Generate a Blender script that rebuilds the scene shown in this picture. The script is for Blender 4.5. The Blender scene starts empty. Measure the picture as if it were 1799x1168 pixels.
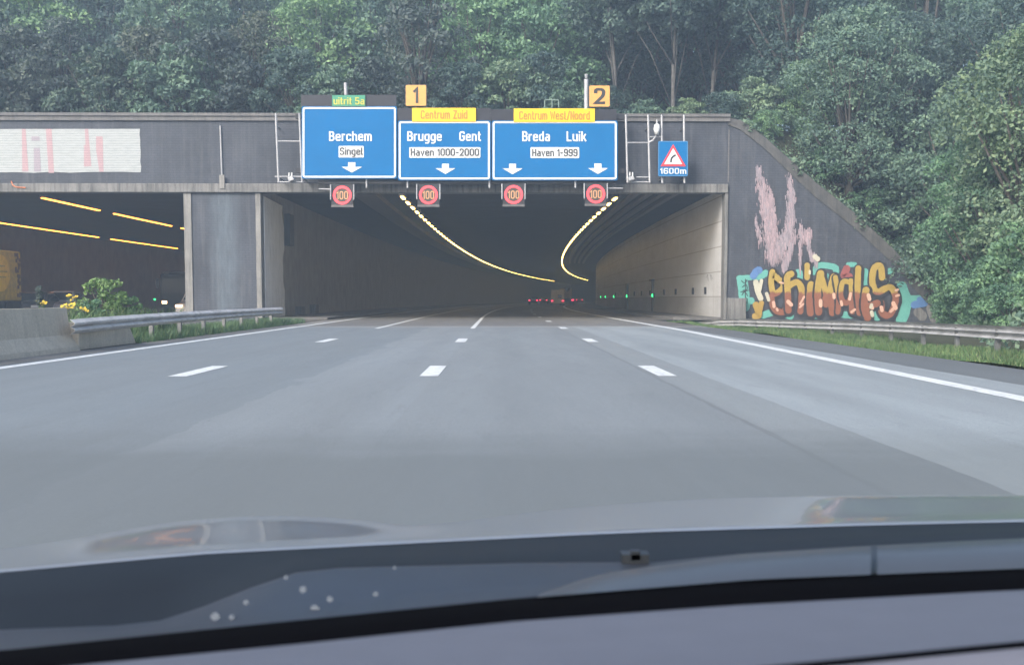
import bpy, math, random
import numpy as np
from mathutils import Vector, Matrix
R = math.radians
S = bpy.context.scene
C = S.collection
rnd = random.Random(7)

# ------------------------------------------------------------------ camera
F = 1900.0                      # focal length in pixels of the 1799 px wide photograph
PITCH, YAW = R(4.0), R(0.65)
CAM = Vector((0, 0, 1.11))
cd = bpy.data.cameras.new('camera'); co = bpy.data.objects.new('camera', cd); C.objects.link(co)
co.location = CAM
co.rotation_euler = (R(90) - PITCH, 0, -YAW)
cd.sensor_width = 36; cd.lens = 36 * F / 1799
PPY = 525 + F * math.tan(PITCH)
cd.shift_y = (PPY - 584) / 1799
cd.clip_start = 0.02; cd.clip_end = 3000
cd.dof.use_dof = True; cd.dof.focus_distance = 50; cd.dof.aperture_fstop = 12
S.camera = co
fwd = Vector((math.sin(YAW) * math.cos(PITCH), math.cos(YAW) * math.cos(PITCH), -math.sin(PITCH)))
rgt = Vector((math.cos(YAW), -math.sin(YAW), 0)); upv = rgt.cross(fwd)
def ray(px, py): return rgt * ((px - 899.5) / F) + fwd - upv * ((py - PPY) / F)
def at(px, py, Y):              # the point at distance Y along the road seen at a place in the photograph
    d = ray(px, py); return CAM + d * (Y / d.y)
# ------------------------------------------------------------------ sky, sun, exposure
SUN_EL, SUN_AZ = R(31), R(215)
w = bpy.data.worlds.new('World'); S.world = w; w.use_nodes = True
nt = w.node_tree; bg = nt.nodes['Background']
sk = nt.nodes.new('ShaderNodeTexSky'); sk.sky_type = 'NISHITA'; sk.sun_disc = False
sk.sun_elevation = SUN_EL; sk.sun_rotation = SUN_AZ; sk.dust_density = 4.0; sk.air_density = 1.0; sk.ozone_density = 0.8
nt.links.new(sk.outputs[0], bg.inputs[0]); bg.inputs[1].default_value = 0.15
sd = bpy.data.lights.new('sun', 'SUN'); so = bpy.data.objects.new('sun', sd); C.objects.link(so)
sd.energy = 1.7; sd.angle = R(20); sd.color = (1, .985, .965)
so.rotation_euler = Vector((-math.sin(SUN_AZ) * math.cos(SUN_EL), -math.cos(SUN_AZ) * math.cos(SUN_EL), -math.sin(SUN_EL))).to_track_quat('-Z', 'Y').to_euler()
S.view_settings.view_transform = 'Standard'; S.view_settings.look = 'None'
S.view_settings.gamma = 1; S.view_settings.use_curve_mapping = False
S.view_settings.exposure = 1.3

# ------------------------------------------------------------------ helpers
class MB:
    def __init__(s): s.v = []; s.f = []; s.m = []
    def face(s, pts, m=0):
        n = len(s.v); s.v += [tuple(p) for p in pts]; s.f.append(tuple(range(n, n + len(pts)))); s.m.append(m)
    def box(s, x0, x1, y0, y1, z0, z1, m=0):
        n = len(s.v)
        s.v += [(x, y, z) for z in (z0, z1) for x, y in ((x0, y0), (x1, y0), (x1, y1), (x0, y1))]
        for q in ((3, 2, 1, 0), (4, 5, 6, 7), (0, 1, 5, 4), (1, 2, 6, 5), (2, 3, 7, 6), (3, 0, 4, 7)):
            s.f.append(tuple(n + i for i in q)); s.m.append(m)
        return s
    def obox(s, c, ax, ay, az, m=0):         # oriented box, half axes
        c = Vector(c); n = len(s.v)
        s.v += [tuple(c + ax * i + ay * j + az * k) for k in (-1, 1) for i, j in ((-1, -1), (1, -1), (1, 1), (-1, 1))]
        for q in ((3, 2, 1, 0), (4, 5, 6, 7), (0, 1, 5, 4), (1, 2, 6, 5), (2, 3, 7, 6), (3, 0, 4, 7)):
            s.f.append(tuple(n + i for i in q)); s.m.append(m)
        return s
    def prism(s, poly, d, m=0):              # polygon (list of 3d points) pushed along d
        n = len(s.v); k = len(poly); d = Vector(d)
        s.v += [tuple(p) for p in poly] + [tuple(Vector(p) + d) for p in poly]
        s.f.append(tuple(range(n, n + k))); s.m.append(m)
        s.f.append(tuple(n + k + i for i in reversed(range(k)))); s.m.append(m)
        for i in range(k):
            j = (i + 1) % k
            s.f.append((n + j, n + i, n + k + i, n + k + j)); s.m.append(m)
        return s
    def tube(s, pts, r, n=8, m=0, cap=True):
        pts = [Vector(p) for p in pts]; rs = r if isinstance(r, (list, tuple)) else [r] * len(pts)
        b = len(s.v)
        for i, p in enumerate(pts):
            t = (pts[min(i + 1, len(pts) - 1)] - pts[max(i - 1, 0)]).normalized()
            a = Vector((0, 0, 1)) if abs(t.z) < .9 else Vector((1, 0, 0))
            u = t.cross(a).normalized(); v = t.cross(u)
            for k in range(n):
                an = 2 * math.pi * k / n
                s.v.append(tuple(p + (u * math.cos(an) + v * math.sin(an)) * rs[i]))
        for i in range(len(pts) - 1):
            for k in range(n):
                k2 = (k + 1) % n
                s.f.append((b + i * n + k, b + i * n + k2, b + (i + 1) * n + k2, b + (i + 1) * n + k)); s.m.append(m)
        if cap:
            s.f.append(tuple(b + k for k in reversed(range(n)))); s.m.append(m)
            e = b + (len(pts) - 1) * n
            s.f.append(tuple(e + k for k in range(n))); s.m.append(m)
        return s
    def loft(s, rows, m=0, close=False):
        b = len(s.v); n = len(rows[0])
        for r in rows: s.v += [tuple(p) for p in r]
        for i in range(len(rows) - 1):
            for k in range(n if close else n - 1):
                k2 = (k + 1) % n
                s.f.append((b + i * n + k, b + i * n + k2, b + (i + 1) * n + k2, b + (i + 1) * n + k)); s.m.append(m)
        return s
ORG = {}
def link(name, me, mats, parent=None, smooth=False, bevel=0, kind=None):
    for m in (mats if isinstance(mats, (list, tuple)) else [mats]): me.materials.append(m)
    o = bpy.data.objects.new(name, me); C.objects.link(o)
    if parent is not None:
        o.parent = parent; org = ORG[parent.name]; ORG[o.name] = org
        if org.length: me.transform(Matrix.Translation(-org))
    else: ORG[o.name] = Vector((0, 0, 0))
    if smooth: me.polygons.foreach_set('use_smooth', [True] * len(me.polygons))
    if bevel:
        b = o.modifiers.new('bevel', 'BEVEL'); b.width = bevel; b.segments = 2; b.limit_method = 'ANGLE'
    if kind: o['kind'] = kind
    return o
def obj(name, mb, mats, parent=None, smooth=False, bevel=0, kind=None):
    me = bpy.data.meshes.new(name); me.from_pydata(mb.v, [], mb.f)
    me.polygons.foreach_set('material_index', mb.m); me.update()
    return link(name, me, mats, parent, smooth, bevel, kind)
def thing(name, label, cat, loc=(0, 0, 0), group=None):
    o = bpy.data.objects.new(name, None); C.objects.link(o); o.location = loc; o.empty_display_size = .2
    ORG[o.name] = Vector(loc); return tag(o, label, cat, group)
def tag(o, label, cat, group=None):
    o['label'] = label; o['category'] = cat
    if group: o['group'] = group
    return o
def copy_tree(o, loc, label, group=None, scale=None, rz=None):
    r = o.copy(); C.objects.link(r); r.location = loc; r['label'] = label
    if group: r['group'] = group
    if scale: r.scale = scale
    if rz is not None: r.rotation_euler.z = rz
    for ch in list(o.children):
        c = ch.copy(); C.objects.link(c); c.parent = r
        for g in ch.children:
            d = g.copy(); C.objects.link(d); d.parent = c
    return r

# ------------------------------------------------------------------ materials
class NT:
    def __init__(s, name):
        s.mat = bpy.data.materials.new(name); s.mat.use_nodes = True
        s.t = s.mat.node_tree; s.b = s.t.nodes['Principled BSDF']; s.out = s.t.nodes['Material Output']
    def n(s, typ, **k):
        nd = s.t.nodes.new('ShaderNode' + typ)
        for a, v in k.items(): setattr(nd, a, v)
        return nd
    def l(s, a, b): s.t.links.new(a, b)
    def val(s, sock, v):
        if hasattr(v, 'links') or isinstance(v, bpy.types.NodeSocket): s.l(v, sock)
        else: sock.default_value = v
    def coord(s, scale=(1, 1, 1), kind='Object', loc=(0, 0, 0), rot=(0, 0, 0)):
        tc = s.n('TexCoord'); mp = s.n('Mapping'); mp.inputs['Scale'].default_value = scale
        mp.inputs['Location'].default_value = loc; mp.inputs['Rotation'].default_value = rot
        s.l(tc.outputs[kind], mp.inputs['Vector']); return mp.outputs[0]
    def noise(s, vec, scale, detail=4, rough=.6):
        nz = s.n('TexNoise'); nz.inputs['Scale'].default_value = scale; nz.inputs['Detail'].default_value = detail
        nz.inputs['Roughness'].default_value = rough; s.l(vec, nz.inputs['Vector']); return nz.outputs['Fac']
    def ramp(s, fac, stops):
        r = s.n('ValToRGB'); el = r.color_ramp.elements
        while len(el) < len(stops): el.new(.5)
        for e, (p, c) in zip(el, stops):
            e.position = p; e.color = (*c, 1) if isinstance(c, (tuple, list)) else (c, c, c, 1)
        s.l(fac, r.inputs[0]); return r.outputs[0]
    def mix(s, f, a, b, mode='MIX'):
        m = s.n('Mix', data_type='RGBA', blend_type=mode)
        s.val(m.inputs[0], f)
        for sock, v in ((m.inputs[6], a), (m.inputs[7], b)):
            if isinstance(v, (tuple, list)): sock.default_value = (*v[:3], 1)
            elif isinstance(v, (int, float)): sock.default_value = (v, v, v, 1)
            else: s.l(v, sock)
        return m.outputs[2]
    def math(s, op, a, b=0.0, clamp=False):
        m = s.n('Math', operation=op, use_clamp=clamp); s.val(m.inputs[0], a); s.val(m.inputs[1], b); return m.outputs[0]
    def bump(s, h, strength=.3, dist=.02):
        b = s.n('Bump'); b.inputs['Strength'].default_value = strength; b.inputs['Distance'].default_value = dist
        s.l(h, b.inputs['Height']); s.l(b.outputs[0], s.b.inputs['Normal'])
    def xyz(s, vec):
        q = s.n('SeparateXYZ'); s.l(vec, q.inputs[0]); return q.outputs
    def base(s, c, rough=.8, metal=0.0, spec=None):
        if isinstance(c, (tuple, list)): s.b.inputs['Base Color'].default_value = (*c, 1)
        else: s.l(c, s.b.inputs['Base Color'])
        s.val(s.b.inputs['Roughness'], rough); s.b.inputs['Metallic'].default_value = metal
        if spec is not None: s.b.inputs['Specular IOR Level'].default_value = spec
        return s
def plain(name, c, rough=.6, metal=0.0, var=.18, scale=3.0):
    t = NT(name); v = t.noise(t.coord(), scale, 5)
    f = t.ramp(v, [(.3, 1 - var), (.7, 1 + var * .6)])
    t.base(t.mix(1, tuple(c), f, 'MULTIPLY'), rough, metal); return t.mat
def emit(name, c, strength):
    t = NT(name); t.base((.02, .02, .02), .5); t.b.inputs['Emission Color'].default_value = (*c, 1)
    t.b.inputs['Emission Strength'].default_value = strength; return t.mat

def concrete(name, a, b, streak=.5, scale=1.0):
    t = NT(name); v = t.coord()
    n1 = t.noise(v, 1.1 * scale, 6, .65); n2 = t.noise(t.coord((6, 6, .35)), 1.3, 4); n3 = t.noise(v, 25, 4)
    c = t.mix(t.ramp(n1, [(.32, 0.), (.7, 1.)]), a, b)
    c = t.mix(t.math('MULTIPLY', t.ramp(n2, [(.45, 0.), (.7, 1.)]), streak), c, tuple(x * .45 for x in a))
    c = t.mix(.35, c, t.ramp(n3, [(.3, .5), (.7, 1.3)]), 'MULTIPLY')
    t.base(c, .85); t.bump(n3, .3, .01); return t.mat
def brick_mat(name, stain=None):
    # dark ribbed brickwork with fine courses; optional pale drain stain around a place along the wall
    t = NT(name); wp = t.n('NewGeometry').outputs['Position']; q = t.xyz(wp)
    cb = t.n('CombineXYZ'); t.l(q[0], cb.inputs[0]); t.l(q[2], cb.inputs[1])
    br = t.n('TexBrick'); br.inputs['Scale'].default_value = 1
    br.inputs['Brick Width'].default_value = .32; br.inputs['Row Height'].default_value = .125
    br.inputs['Mortar Size'].default_value = .014; br.inputs['Bias'].default_value = -.2
    br.inputs['Color1'].default_value = (.042, .049, .064, 1); br.inputs['Color2'].default_value = (.05, .057, .074, 1)
    br.inputs['Mortar'].default_value = (.03, .035, .045, 1); t.l(cb.outputs[0], br.inputs['Vector'])
    n1 = t.noise(wp, .5, 6, .65); n2 = t.noise(t.coord((3, 3, .25)), 1.2, 5)
    c = t.mix(.8, br.outputs[0], t.ramp(n1, [(.3, .68), (.7, 1.35)]), 'MULTIPLY')
    c = t.mix(t.math('MULTIPLY', t.ramp(n2, [(.5, 0.), (.72, 1.)]), .42), c, (.11, .118, .13))
    c = t.mix(t.math('MULTIPLY', t.ramp(t.noise(t.coord((1.6, 1.6, .12), loc=(7, 3, 1)), 1.0, 5), [(.54, 0.), (.7, 1.)]), .5), c, (.022, .024, .03))
    if stain:
        x0, wd, top = stain
        dx = t.math('ABSOLUTE', t.math('SUBTRACT', q[0], x0))
        wn = t.math('ADD', dx, t.math('MULTIPLY', t.math('SUBTRACT', t.noise(t.coord((1, 1, .25)), 2.2, 6), .5), 1.0))
        f = t.ramp(t.math('DIVIDE', wn, wd), [(.25, 1.), (1., 0.)])
        c = t.mix(t.math('MULTIPLY', t.math('MULTIPLY', f, t.ramp(t.noise(t.coord((2.5, 1, .4)), 2.0, 6), [(.3, .25), (.65, 1.)])), .65), c, (.11, .145, .175))
    t.base(c, .8); t.bump(t.math('SUBTRACT', 1.0, br.outputs['Fac']), .3, .01)
    return t.mat

M = {}
M['brick'] = brick_mat('dark_brickwork')
M['brick_pillar'] = brick_mat('dark_brickwork_stained', (-14.35, .95, 6.6))
M['conc'] = concrete('pale_concrete', (.17, .168, .16), (.25, .248, .238), .6)
M['conc_mid'] = concrete('grey_concrete', (.12, .122, .122), (.2, .2, .195), .95)
M['conc_barrier'] = concrete('barrier_concrete', (.48, .42, .33), (.58, .515, .41), .25)
M['coping'] = concrete('coping_concrete', (.10, .10, .105), (.16, .158, .155), .5)
M['wing_coping'] = concrete('wing_coping_concrete', (.055, .057, .058), (.098, .098, .096), .6)

# asphalt: two surfacings side by side, wheel tracks, patches, fine aggregate
def asphalt(name, tunnel=False):
    t = NT(name); tc = t.n('TexCoord'); q = t.xyz(tc.outputs['Object'])
    big = t.noise(t.coord((1, .12, 1)), .55, 5, .6); fine = t.noise(tc.outputs['Object'], 60, 3, .7); mid = t.noise(t.coord((1.5, .3, 1)), 2.5, 4)
    edge = t.math('ADD', q[0], t.math('MULTIPLY', t.math('SUBTRACT', mid, .5), .12))
    right = t.math('GREATER_THAN', edge, 2.22)
    shoulder = t.math('GREATER_THAN', edge, 6.75); leftl = t.math('LESS_THAN', t.math('ADD', edge, t.math('MULTIPLY', mid, .8)), -2.3)
    c = t.mix(right, (.19, .212, .226), (.195, .215, .222)); c = t.mix(t.math('GREATER_THAN', edge, 2.95), c, (.245, .275, .29))
    c = t.mix(t.math('MULTIPLY', t.math('MULTIPLY', t.math('GREATER_THAN', edge, -.95), t.math('SUBTRACT', 1.0, right)), .45), c, (.165, .182, .19))
    c = t.mix(t.math('MULTIPLY', leftl, .7), c, (.14, .163, .178))
    c = t.mix(shoulder, c, (.105, .113, .118))
    # wheel tracks: dark polished bands repeating across the lanes
    wv = t.math('SINE', t.math('MULTIPLY', t.math('ADD', q[0], .25), 2 * math.pi / 1.75))
    c = t.mix(t.math('MULTIPLY', t.ramp(wv, [(.2, 0.), (.9, 1.)]), .22), c, (.135, .15, .158))
    c = t.mix(t.math('MULTIPLY', t.ramp(big, [(.4, 0.), (.68, 1.)]), .5), c, (.14, .156, .165))
    c = t.mix(.7, c, t.ramp(fine, [(.25, .55), (.75, 1.42)]), 'MULTIPLY'); c = t.mix(.35, c, t.ramp(t.noise(tc.outputs['Object'], 17, 5, .75), [(.3, .7), (.7, 1.28)]), 'MULTIPLY')
    oil = t.noise(t.coord((1.2, .22, 1)), 3.5, 5, .75)
    c = t.mix(t.math('MULTIPLY', t.ramp(oil, [(.56, 0.), (.72, 1.)]), .4), c, (.115, .125, .13))
    seam = t.math('LESS_THAN', t.math('ABSOLUTE', t.math('SUBTRACT', edge, 2.22)), .03)
    c = t.mix(t.math('MULTIPLY', seam, .4), c, (.09, .095, .1))
    # windscreen reflection painted into the road colour as a darker band nearest the camera
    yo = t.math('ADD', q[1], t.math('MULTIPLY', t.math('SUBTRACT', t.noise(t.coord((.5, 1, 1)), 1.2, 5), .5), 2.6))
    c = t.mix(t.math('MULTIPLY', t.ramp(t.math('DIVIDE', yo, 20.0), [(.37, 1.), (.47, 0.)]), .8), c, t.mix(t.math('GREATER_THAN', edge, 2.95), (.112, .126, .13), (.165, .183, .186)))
    # paving joint before the portal, then older browner paving inside
    yj = t.math('ADD', q[1], t.math('MULTIPLY', mid, .8))
    joint = t.math('MULTIPLY', t.math('GREATER_THAN', yj, 43.0), t.math('LESS_THAN', yj, 44.6))
    c = t.mix(t.math('MULTIPLY', joint, .55), c, (.24, .235, .225))
    inside = t.math('GREATER_THAN', yj, 44.6)
    c = t.mix(t.math('MULTIPLY', inside, .75), c, (.115, .108, .1))
    t.base(c, t.ramp(big, [(.3, .55), (.7, .75)]), spec=.35); t.bump(fine, .25, .006); return t.mat
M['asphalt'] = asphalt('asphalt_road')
M['asphalt_left'] = plain('old_asphalt', (.1, .1, .105), .8, var=.25)
def paint_mat(name, c, wear=.5):
    t = NT(name); v = t.coord(); n = t.noise(v, 9, 6, .7); n2 = t.noise(v, 1.3, 3)
    k = t.math('MULTIPLY', t.ramp(n, [(.44, 0.), (.66, 1.)]), t.ramp(n2, [(.3, .25), (.65, 1.)]))
    t.base(t.mix(t.math('MULTIPLY', k, wear), c, tuple(x * .35 for x in c)), .6); return t.mat
M['line'] = paint_mat('road_marking_paint', (.6, .63, .64), .8)
M['soil'] = plain('verge_soil', (.07, .062, .05), .95, var=.4)
M['gutter'] = concrete('gutter_concrete', (.15, .145, .135), (.23, .225, .21), .2)
def ground_mat():
    t = NT('leaf_litter_ground'); v = t.coord(); n = t.noise(v, .8, 7, .7)
    t.base(t.ramp(n, [(.3, (.018, .022, .012)), (.6, (.04, .045, .022)), (.8, (.06, .05, .032))]), .95); t.bump(n, .6, .1); return t.mat
M['ground'] = ground_mat()

# tunnel materials
def panel_wall():
    t = NT('tunnel_wall_panels'); q = t.xyz(t.n('NewGeometry').outputs['Position'])
    zj = t.math('FRACT', t.math('DIVIDE', t.math('ADD', q[2], .12), 1.33))
    yj = t.math('FRACT', t.math('DIVIDE', q[1], 6.0))
    j = t.math('MAXIMUM', t.math('LESS_THAN', zj, .035), t.math('MULTIPLY', t.math('LESS_THAN', yj, .006), .6))
    n = t.noise(t.coord((1, .25, 1)), .9, 6, .65); st = t.noise(t.coord((1, 2.5, .12)), 1.0, 5)
    c = t.mix(t.ramp(n, [(.35, 0.), (.7, 1.)]), (.54, .55, .56), (.45, .455, .455))
    c = t.mix(t.math('MULTIPLY', t.ramp(st, [(.5, 0.), (.72, 1.)]), .3), c, (.25, .23, .21))
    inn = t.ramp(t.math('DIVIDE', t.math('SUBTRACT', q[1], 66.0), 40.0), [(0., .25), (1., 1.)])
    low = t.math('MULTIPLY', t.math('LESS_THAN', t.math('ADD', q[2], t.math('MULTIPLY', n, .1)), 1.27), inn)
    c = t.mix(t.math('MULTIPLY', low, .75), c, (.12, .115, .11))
    c = t.mix(t.math('MULTIPLY', j, .7), c, (.12, .11, .1))
    t.base(c, t.ramp(n, [(.3, .36), (.7, .5)]), spec=.15); t.bump(t.noise(t.coord((1, .6, .6)), 1.2, 3), .02, .02); return t.mat
M['panel'] = panel_wall()
M['sooty'] = concrete('sooty_tunnel_wall', (.23, .212, .2), (.33, .305, .285), .5)
M['tile_left'] = concrete('left_tube_wall', (.19, .15, .12), (.28, .22, .17), .4)
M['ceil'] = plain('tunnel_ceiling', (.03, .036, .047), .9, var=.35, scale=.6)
M['duct'] = plain('ceiling_duct_metal', (.09, .085, .085), .6, var=.2)
M['kerb'] = concrete('tunnel_kerb', (.09, .088, .085), (.14, .135, .13), .4)
M['lamp_y'] = emit('sodium_lamp', (1, .62, .14), 7)
M['lamp_o'] = emit('orange_lamp', (1, .34, .04), 3.6)
M['green_l'] = emit('green_guide_light', (.03, 1, .2), 2)
M['red_l'] = emit('red_tail_light', (1, .03, .08), 2)
M['head_l'] = emit('warm_headlight', (1, .6, .3), 4)
M['steel'] = plain('galvanised_steel', (.17, .175, .18), .45, .3, var=.25, scale=6)
M['steel_rail'] = plain('guardrail_steel', (.6, .575, .55), .55, .05, var=.3, scale=2)
M['steel_pale'] = plain('pale_bracket_paint', (.33, .34, .36), .5, .2)
M['sign_blue'] = plain('sign_blue', (.0, .115, .31), .6, var=.07, scale=.7)
M['sign_blue'].node_tree.nodes['Principled BSDF'].inputs['Specular IOR Level'].default_value = .15
M['sign_dark'] = plain('sign_header_dark', (.008, .009, .016), .6)
M['white'] = plain('sign_white', (.6, .62, .63), .45, var=.05)
M['yellow'] = plain('sign_yellow', (.72, .47, .0), .45, var=.04)
M['amber'] = plain('sign_amber', (.55, .29, .07), .5, var=.08)
M['black'] = plain('sign_black', (.02, .02, .022), .5)
M['txt_grey'] = plain('sign_text_grey', (.05, .055, .06), .5)
M['txt_tan'] = plain('faded_text_tan', (.4, .2, .02), .5)
M['txt_lime'] = plain('faded_text_lime', (.4, .4, .05), .5)
M['sign_green'] = plain('sign_green', (.025, .22, .13), .5, var=.06)
M['sign_red'] = plain('sign_red', (.62, .035, .05), .45)
M['led_red'] = emit('led_ring_red', (1, .045, .06), 1.25)
M['led_amber'] = emit('led_digits_amber', (1, .5, .22), .5)
M['led_back'] = plain('led_panel_brown', (.05, .035, .025), .5)
M['box_grey'] = plain('sign_box_grey', (.012, .014, .019), .6)
M['steel_rail_right'] = plain('weathered_guardrail_steel', (.35, .355, .36), .55, .1, var=.35, scale=2)
M['rubber'] = plain('tyre_rubber', (.015, .015, .016), .8)
M['glass'] = plain('car_window', (.015, .018, .024), .08, var=.05)

# ------------------------------------------------------------------ ground, roads, hill
Y0 = 57.0
RC = 1650.0
def cv(y): return max(0.0, y - 60) ** 2 / (2 * RC)
LXW, RXW = -12.45, 11.78
def ribbon(xa, xb, ya, yb, z, step=5.0, curve=True):
    b = MB(); n = max(1, int((yb - ya) / step)); rows = []
    for i in range(n + 1):
        y = ya + (yb - ya) * i / n; c = cv(y) if curve else 0
        rows.append([(xa + c, y, z), (xb + c, y, z)])
    b.loft(rows); return b
g = MB()
g.box(-900, 900, -300, 1500, -3.2, -3.0)
obj('ground', g, M['ground'], kind='structure')
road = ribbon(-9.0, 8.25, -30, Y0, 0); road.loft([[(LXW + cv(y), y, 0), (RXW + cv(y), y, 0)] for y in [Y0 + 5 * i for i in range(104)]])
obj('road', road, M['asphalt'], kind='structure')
obj('opposite_road', ribbon(-40, -11.2, -30, 540, -.03), M['asphalt_left'], kind='structure')
ker = MB()
for xa, xb in ((LXW, -9.1), (9.2, RXW)):
    rows = [[(xa + cv(y), y, 0), (xa + cv(y), y, .13), (xb + cv(y), y, .13), (xb + cv(y), y, 0)] for y in [Y0 + .3 + 5 * i for i in range(103)]]
    ker.loft(rows); ker.face([rows[0][i] for i in (0, 3, 2, 1)])
obj('kerb', ker, M['kerb'], kind='structure')
gut = ribbon(-9.0, -8.35, -30, Y0, .006); obj('gutter', gut, M['gutter'], kind='structure')
# markings
def dash(b, x, ya, yb, wd=.2, z=.005):
    n = max(1, int((yb - ya) / 4))
    b.loft([[(x - wd / 2 + cv(y), y, z), (x + wd / 2 + cv(y), y, z)] for y in [ya + (yb - ya) * i / n for i in range(n + 1)]])
mk = MB()
dash(mk, -8.02, -30, 500, .26); 
def edge_x(y): return 5.72 + .75 * min(1, max(0, (y - 8) / 30.0))
mk.loft([[(edge_x(y) - .14 + cv(y), y, .005), (edge_x(y) + .14 + cv(y), y, .005)] for y in [-30 + 2.5 * i for i in range(210)]])
for x in (-4.62, -1.02, 2.42):
    k = 0
    while True:
        y = 16.7 + 12.3 * k
        if y > 480: break
        if x < 2 and y > 40: break
        dash(mk, x, y - 1.2, y + 1.2, .27 if y < 60 else .2); k += 1
    if x < 2: dash(mk, x, 40.6, 430, .17)
obj('road_marking', mk, M['line'], kind='structure')

# wing-wall top profile in the portal plane
WP = [at(px, py, Y0) for px, py in ((1279, 207), (1300, 212), (1340, 240), (1385, 280), (1430, 320), (1500, 375), (1570, 440), (1612, 490), (1672, 556))]
WX = [p.x for p in WP]; WZ = [p.z for p in WP]
def toe(y): return .395 * y + 2.0 if y > 28 else max(11.9, .395 * 28 + 2.0 + (28 - y) * .05)
def hill(x, y):
    n = .25 * math.sin(x * .9 + y * .4) + .2 * math.sin(x * .37 - y * .8)
    if y < Y0 + .6:
        if x < 8.25: return -.4
        z = max(-.02 - .22 * min(1, (x - 8.25) / 1.3), (x - toe(y)) * .85 - .3)
        return min(13, z + (n if z > 1 else n * .15))
    if x < WX[0]: prof = 10.2
    else: prof = float(np.interp(x, WX, WZ)) - .35
    prof = max(prof, (x - toe(Y0)) * .85 - .45)
    return min(10.25 + max(0, y - 80) * .06 + max(0, x - 14) * .12, prof + (y - Y0 - .6) * .8) + (n if y > Y0 + 3 else 0)
def grid(xs, ys, fz, mat, name, kind='structure'):
    b = MB(); b.loft([[(x, y, fz(x, y)) for x in xs] for y in ys]); return obj(name, b, mat, kind=kind, smooth=True)
grid([8.25 + .0, 8.5] + [8.75 + .75 * i for i in range(100)], [-30 + 1.5 * i for i in range(58)] + [Y0 - .05], hill, M['ground'], 'verge')
grid([-140 + 4 * i for i in range(38)] + [WX[0] + .01 + 1.0 * i for i in range(80)], [Y0 + .62 + 1.5 * i for i in range(12)] + [Y0 + 20 + 8 * i for i in range(30)], hill, M['ground'], 'embankment')
med = MB(); med.box(-11.2, -9.0, -30, Y0, -.5, .02)
obj('median_ground', med, M['soil'], kind='structure')

# ------------------------------------------------------------------ tunnel portal
pz = lambda py: at(900, py, Y0).z
zb, zl, zt, zc = 6.62, 7.08, 10.3, 10.62
por = thing('tunnel_portal', 'dark brick tunnel portal with pale concrete lintel over two road openings', 'tunnel portal', (-14, Y0, 0))
b = MB(); b.box(-75, 11.95, Y0, Y0 + .6, zl, zt); obj('front_wall', b, M['brick'], por)
b = MB(); b.box(-75, 11.93, Y0 - .18, Y0 + .62, zb, zl - .003); obj('lintel_beam', b, M['conc_mid'], por, bevel=.03)
b = MB(); b.box(-75, 12.0, Y0 - .12, Y0 + .68, zt + .003, zc); b.box(-75, 12.0, Y0 - .2, Y0 + .1, zc - .09, zc + .06)
obj('coping', b, M['coping'], por)
b = MB(); b.box(-16.05, -12.72, Y0 + .02, Y0 + .6, -.5, zb - .003); obj('pillar', b, M['brick_pillar'], por)
for x in (-16.45, -12.72):
    b = MB(); b.box(x, x + (.397 if x < -15 else .27), Y0 - .05, Y0 + .62, -.5, zb - .004); obj('pillar_edge', b, M['conc'], por, bevel=.02)
b = MB(); b.box(11.78, 11.945, Y0 - .1, Y0 + .62, -.3, zb - .004); obj('jamb_edge', b, M['conc_mid'], por)
b = MB(); b.box(11.95, 12.9, Y0 - .45, Y0 - .02, -.3, 1.15); obj('jamb_block', b, M['conc_mid'], por, bevel=.03)
# drain pipe and outlet on the front
p0 = at(387, 221, Y0 - .06); p1 = at(390, 310, Y0 - .06)
b = MB(); b.tube([p0, p1], .045); obj('drain_pipe', b, M['steel_pale'], por)
b = MB(); c_ = at(391, 320, Y0 - .1); b.box(c_.x - .13, c_.x + .13, Y0 - .24, Y0 - .185, c_.z - .35, c_.z + .35); obj('drain_box', b, M['conc'], por)
b = MB(); q = [at(20, 319, Y0 - .05), at(22, 325, Y0 - .2), at(28, 329, Y0 - .22), at(45, 330, Y0 - .22)]; b.tube(q, .03, 6); obj('loose_cable', b, plain('orange_cable', (.5, .16, .06)), por)
b = MB()
p0 = at(1275, 232, Y0); b.box(11.93, 11.99, Y0 - .03, Y0 + .0, 7.2, 9.9); obj('joint_strip', b, M['coping'], por)
b = MB(); p0 = at(290, 333, Y0 - .2)
# painted white field with pink letter remains, left on the front wall
def flat(b, pts, y, m=0): b.face([at(px, py, y) for px, py in pts], m)
def ragged(x0, y0, x1, y1, n=26, j=1.3):
    pts = []
    for i in range(n): pts.append((x0 + (x1 - x0) * i / n, y1 + rnd.uniform(-j, j)))
    for i in range(8): pts.append((x1 + rnd.uniform(-j, j) + 1.5 * (1 - i / 8), y1 + (y0 - y1) * i / 8))
    for i in range(n): pts.append((x1 + (x0 - x1) * i / n, y0 + rnd.uniform(-.3, .3)))
    return pts
def mural_mat(name, a, bcol):
    t = NT(name); tc = t.n('TexCoord'); q = t.xyz(tc.outputs['Object'])
    zz = t.math('FRACT', t.math('DIVIDE', q[2], .125)); j = t.math('LESS_THAN', zz, .2)
    n = t.noise(t.coord((.5, 1, 3)), 3.5, 6, .7)
    c = t.mix(t.ramp(n, [(.4, 0.), (.75, 1.)]), a, bcol)
    c = t.mix(t.math('MULTIPLY', j, .5), c, tuple(x * .45 for x in bcol)); t.base(c, .8); return t.mat
mw = mural_mat('mural_white', (.36, .39, .4), (.26, .285, .29)); mp = mural_mat('mural_pink', (.38, .26, .28), (.3, .23, .25)); mg = mural_mat('mural_mauve', (.29, .26, .3), (.25, .23, .26))
b = MB(); flat(b, ragged(-560, 227, 246, 303), Y0 - .012); mu = obj('painted_field', b, mw, por)
def mz(zx, zy): return zx / 2.715, 190 + zy / 2.715
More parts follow.
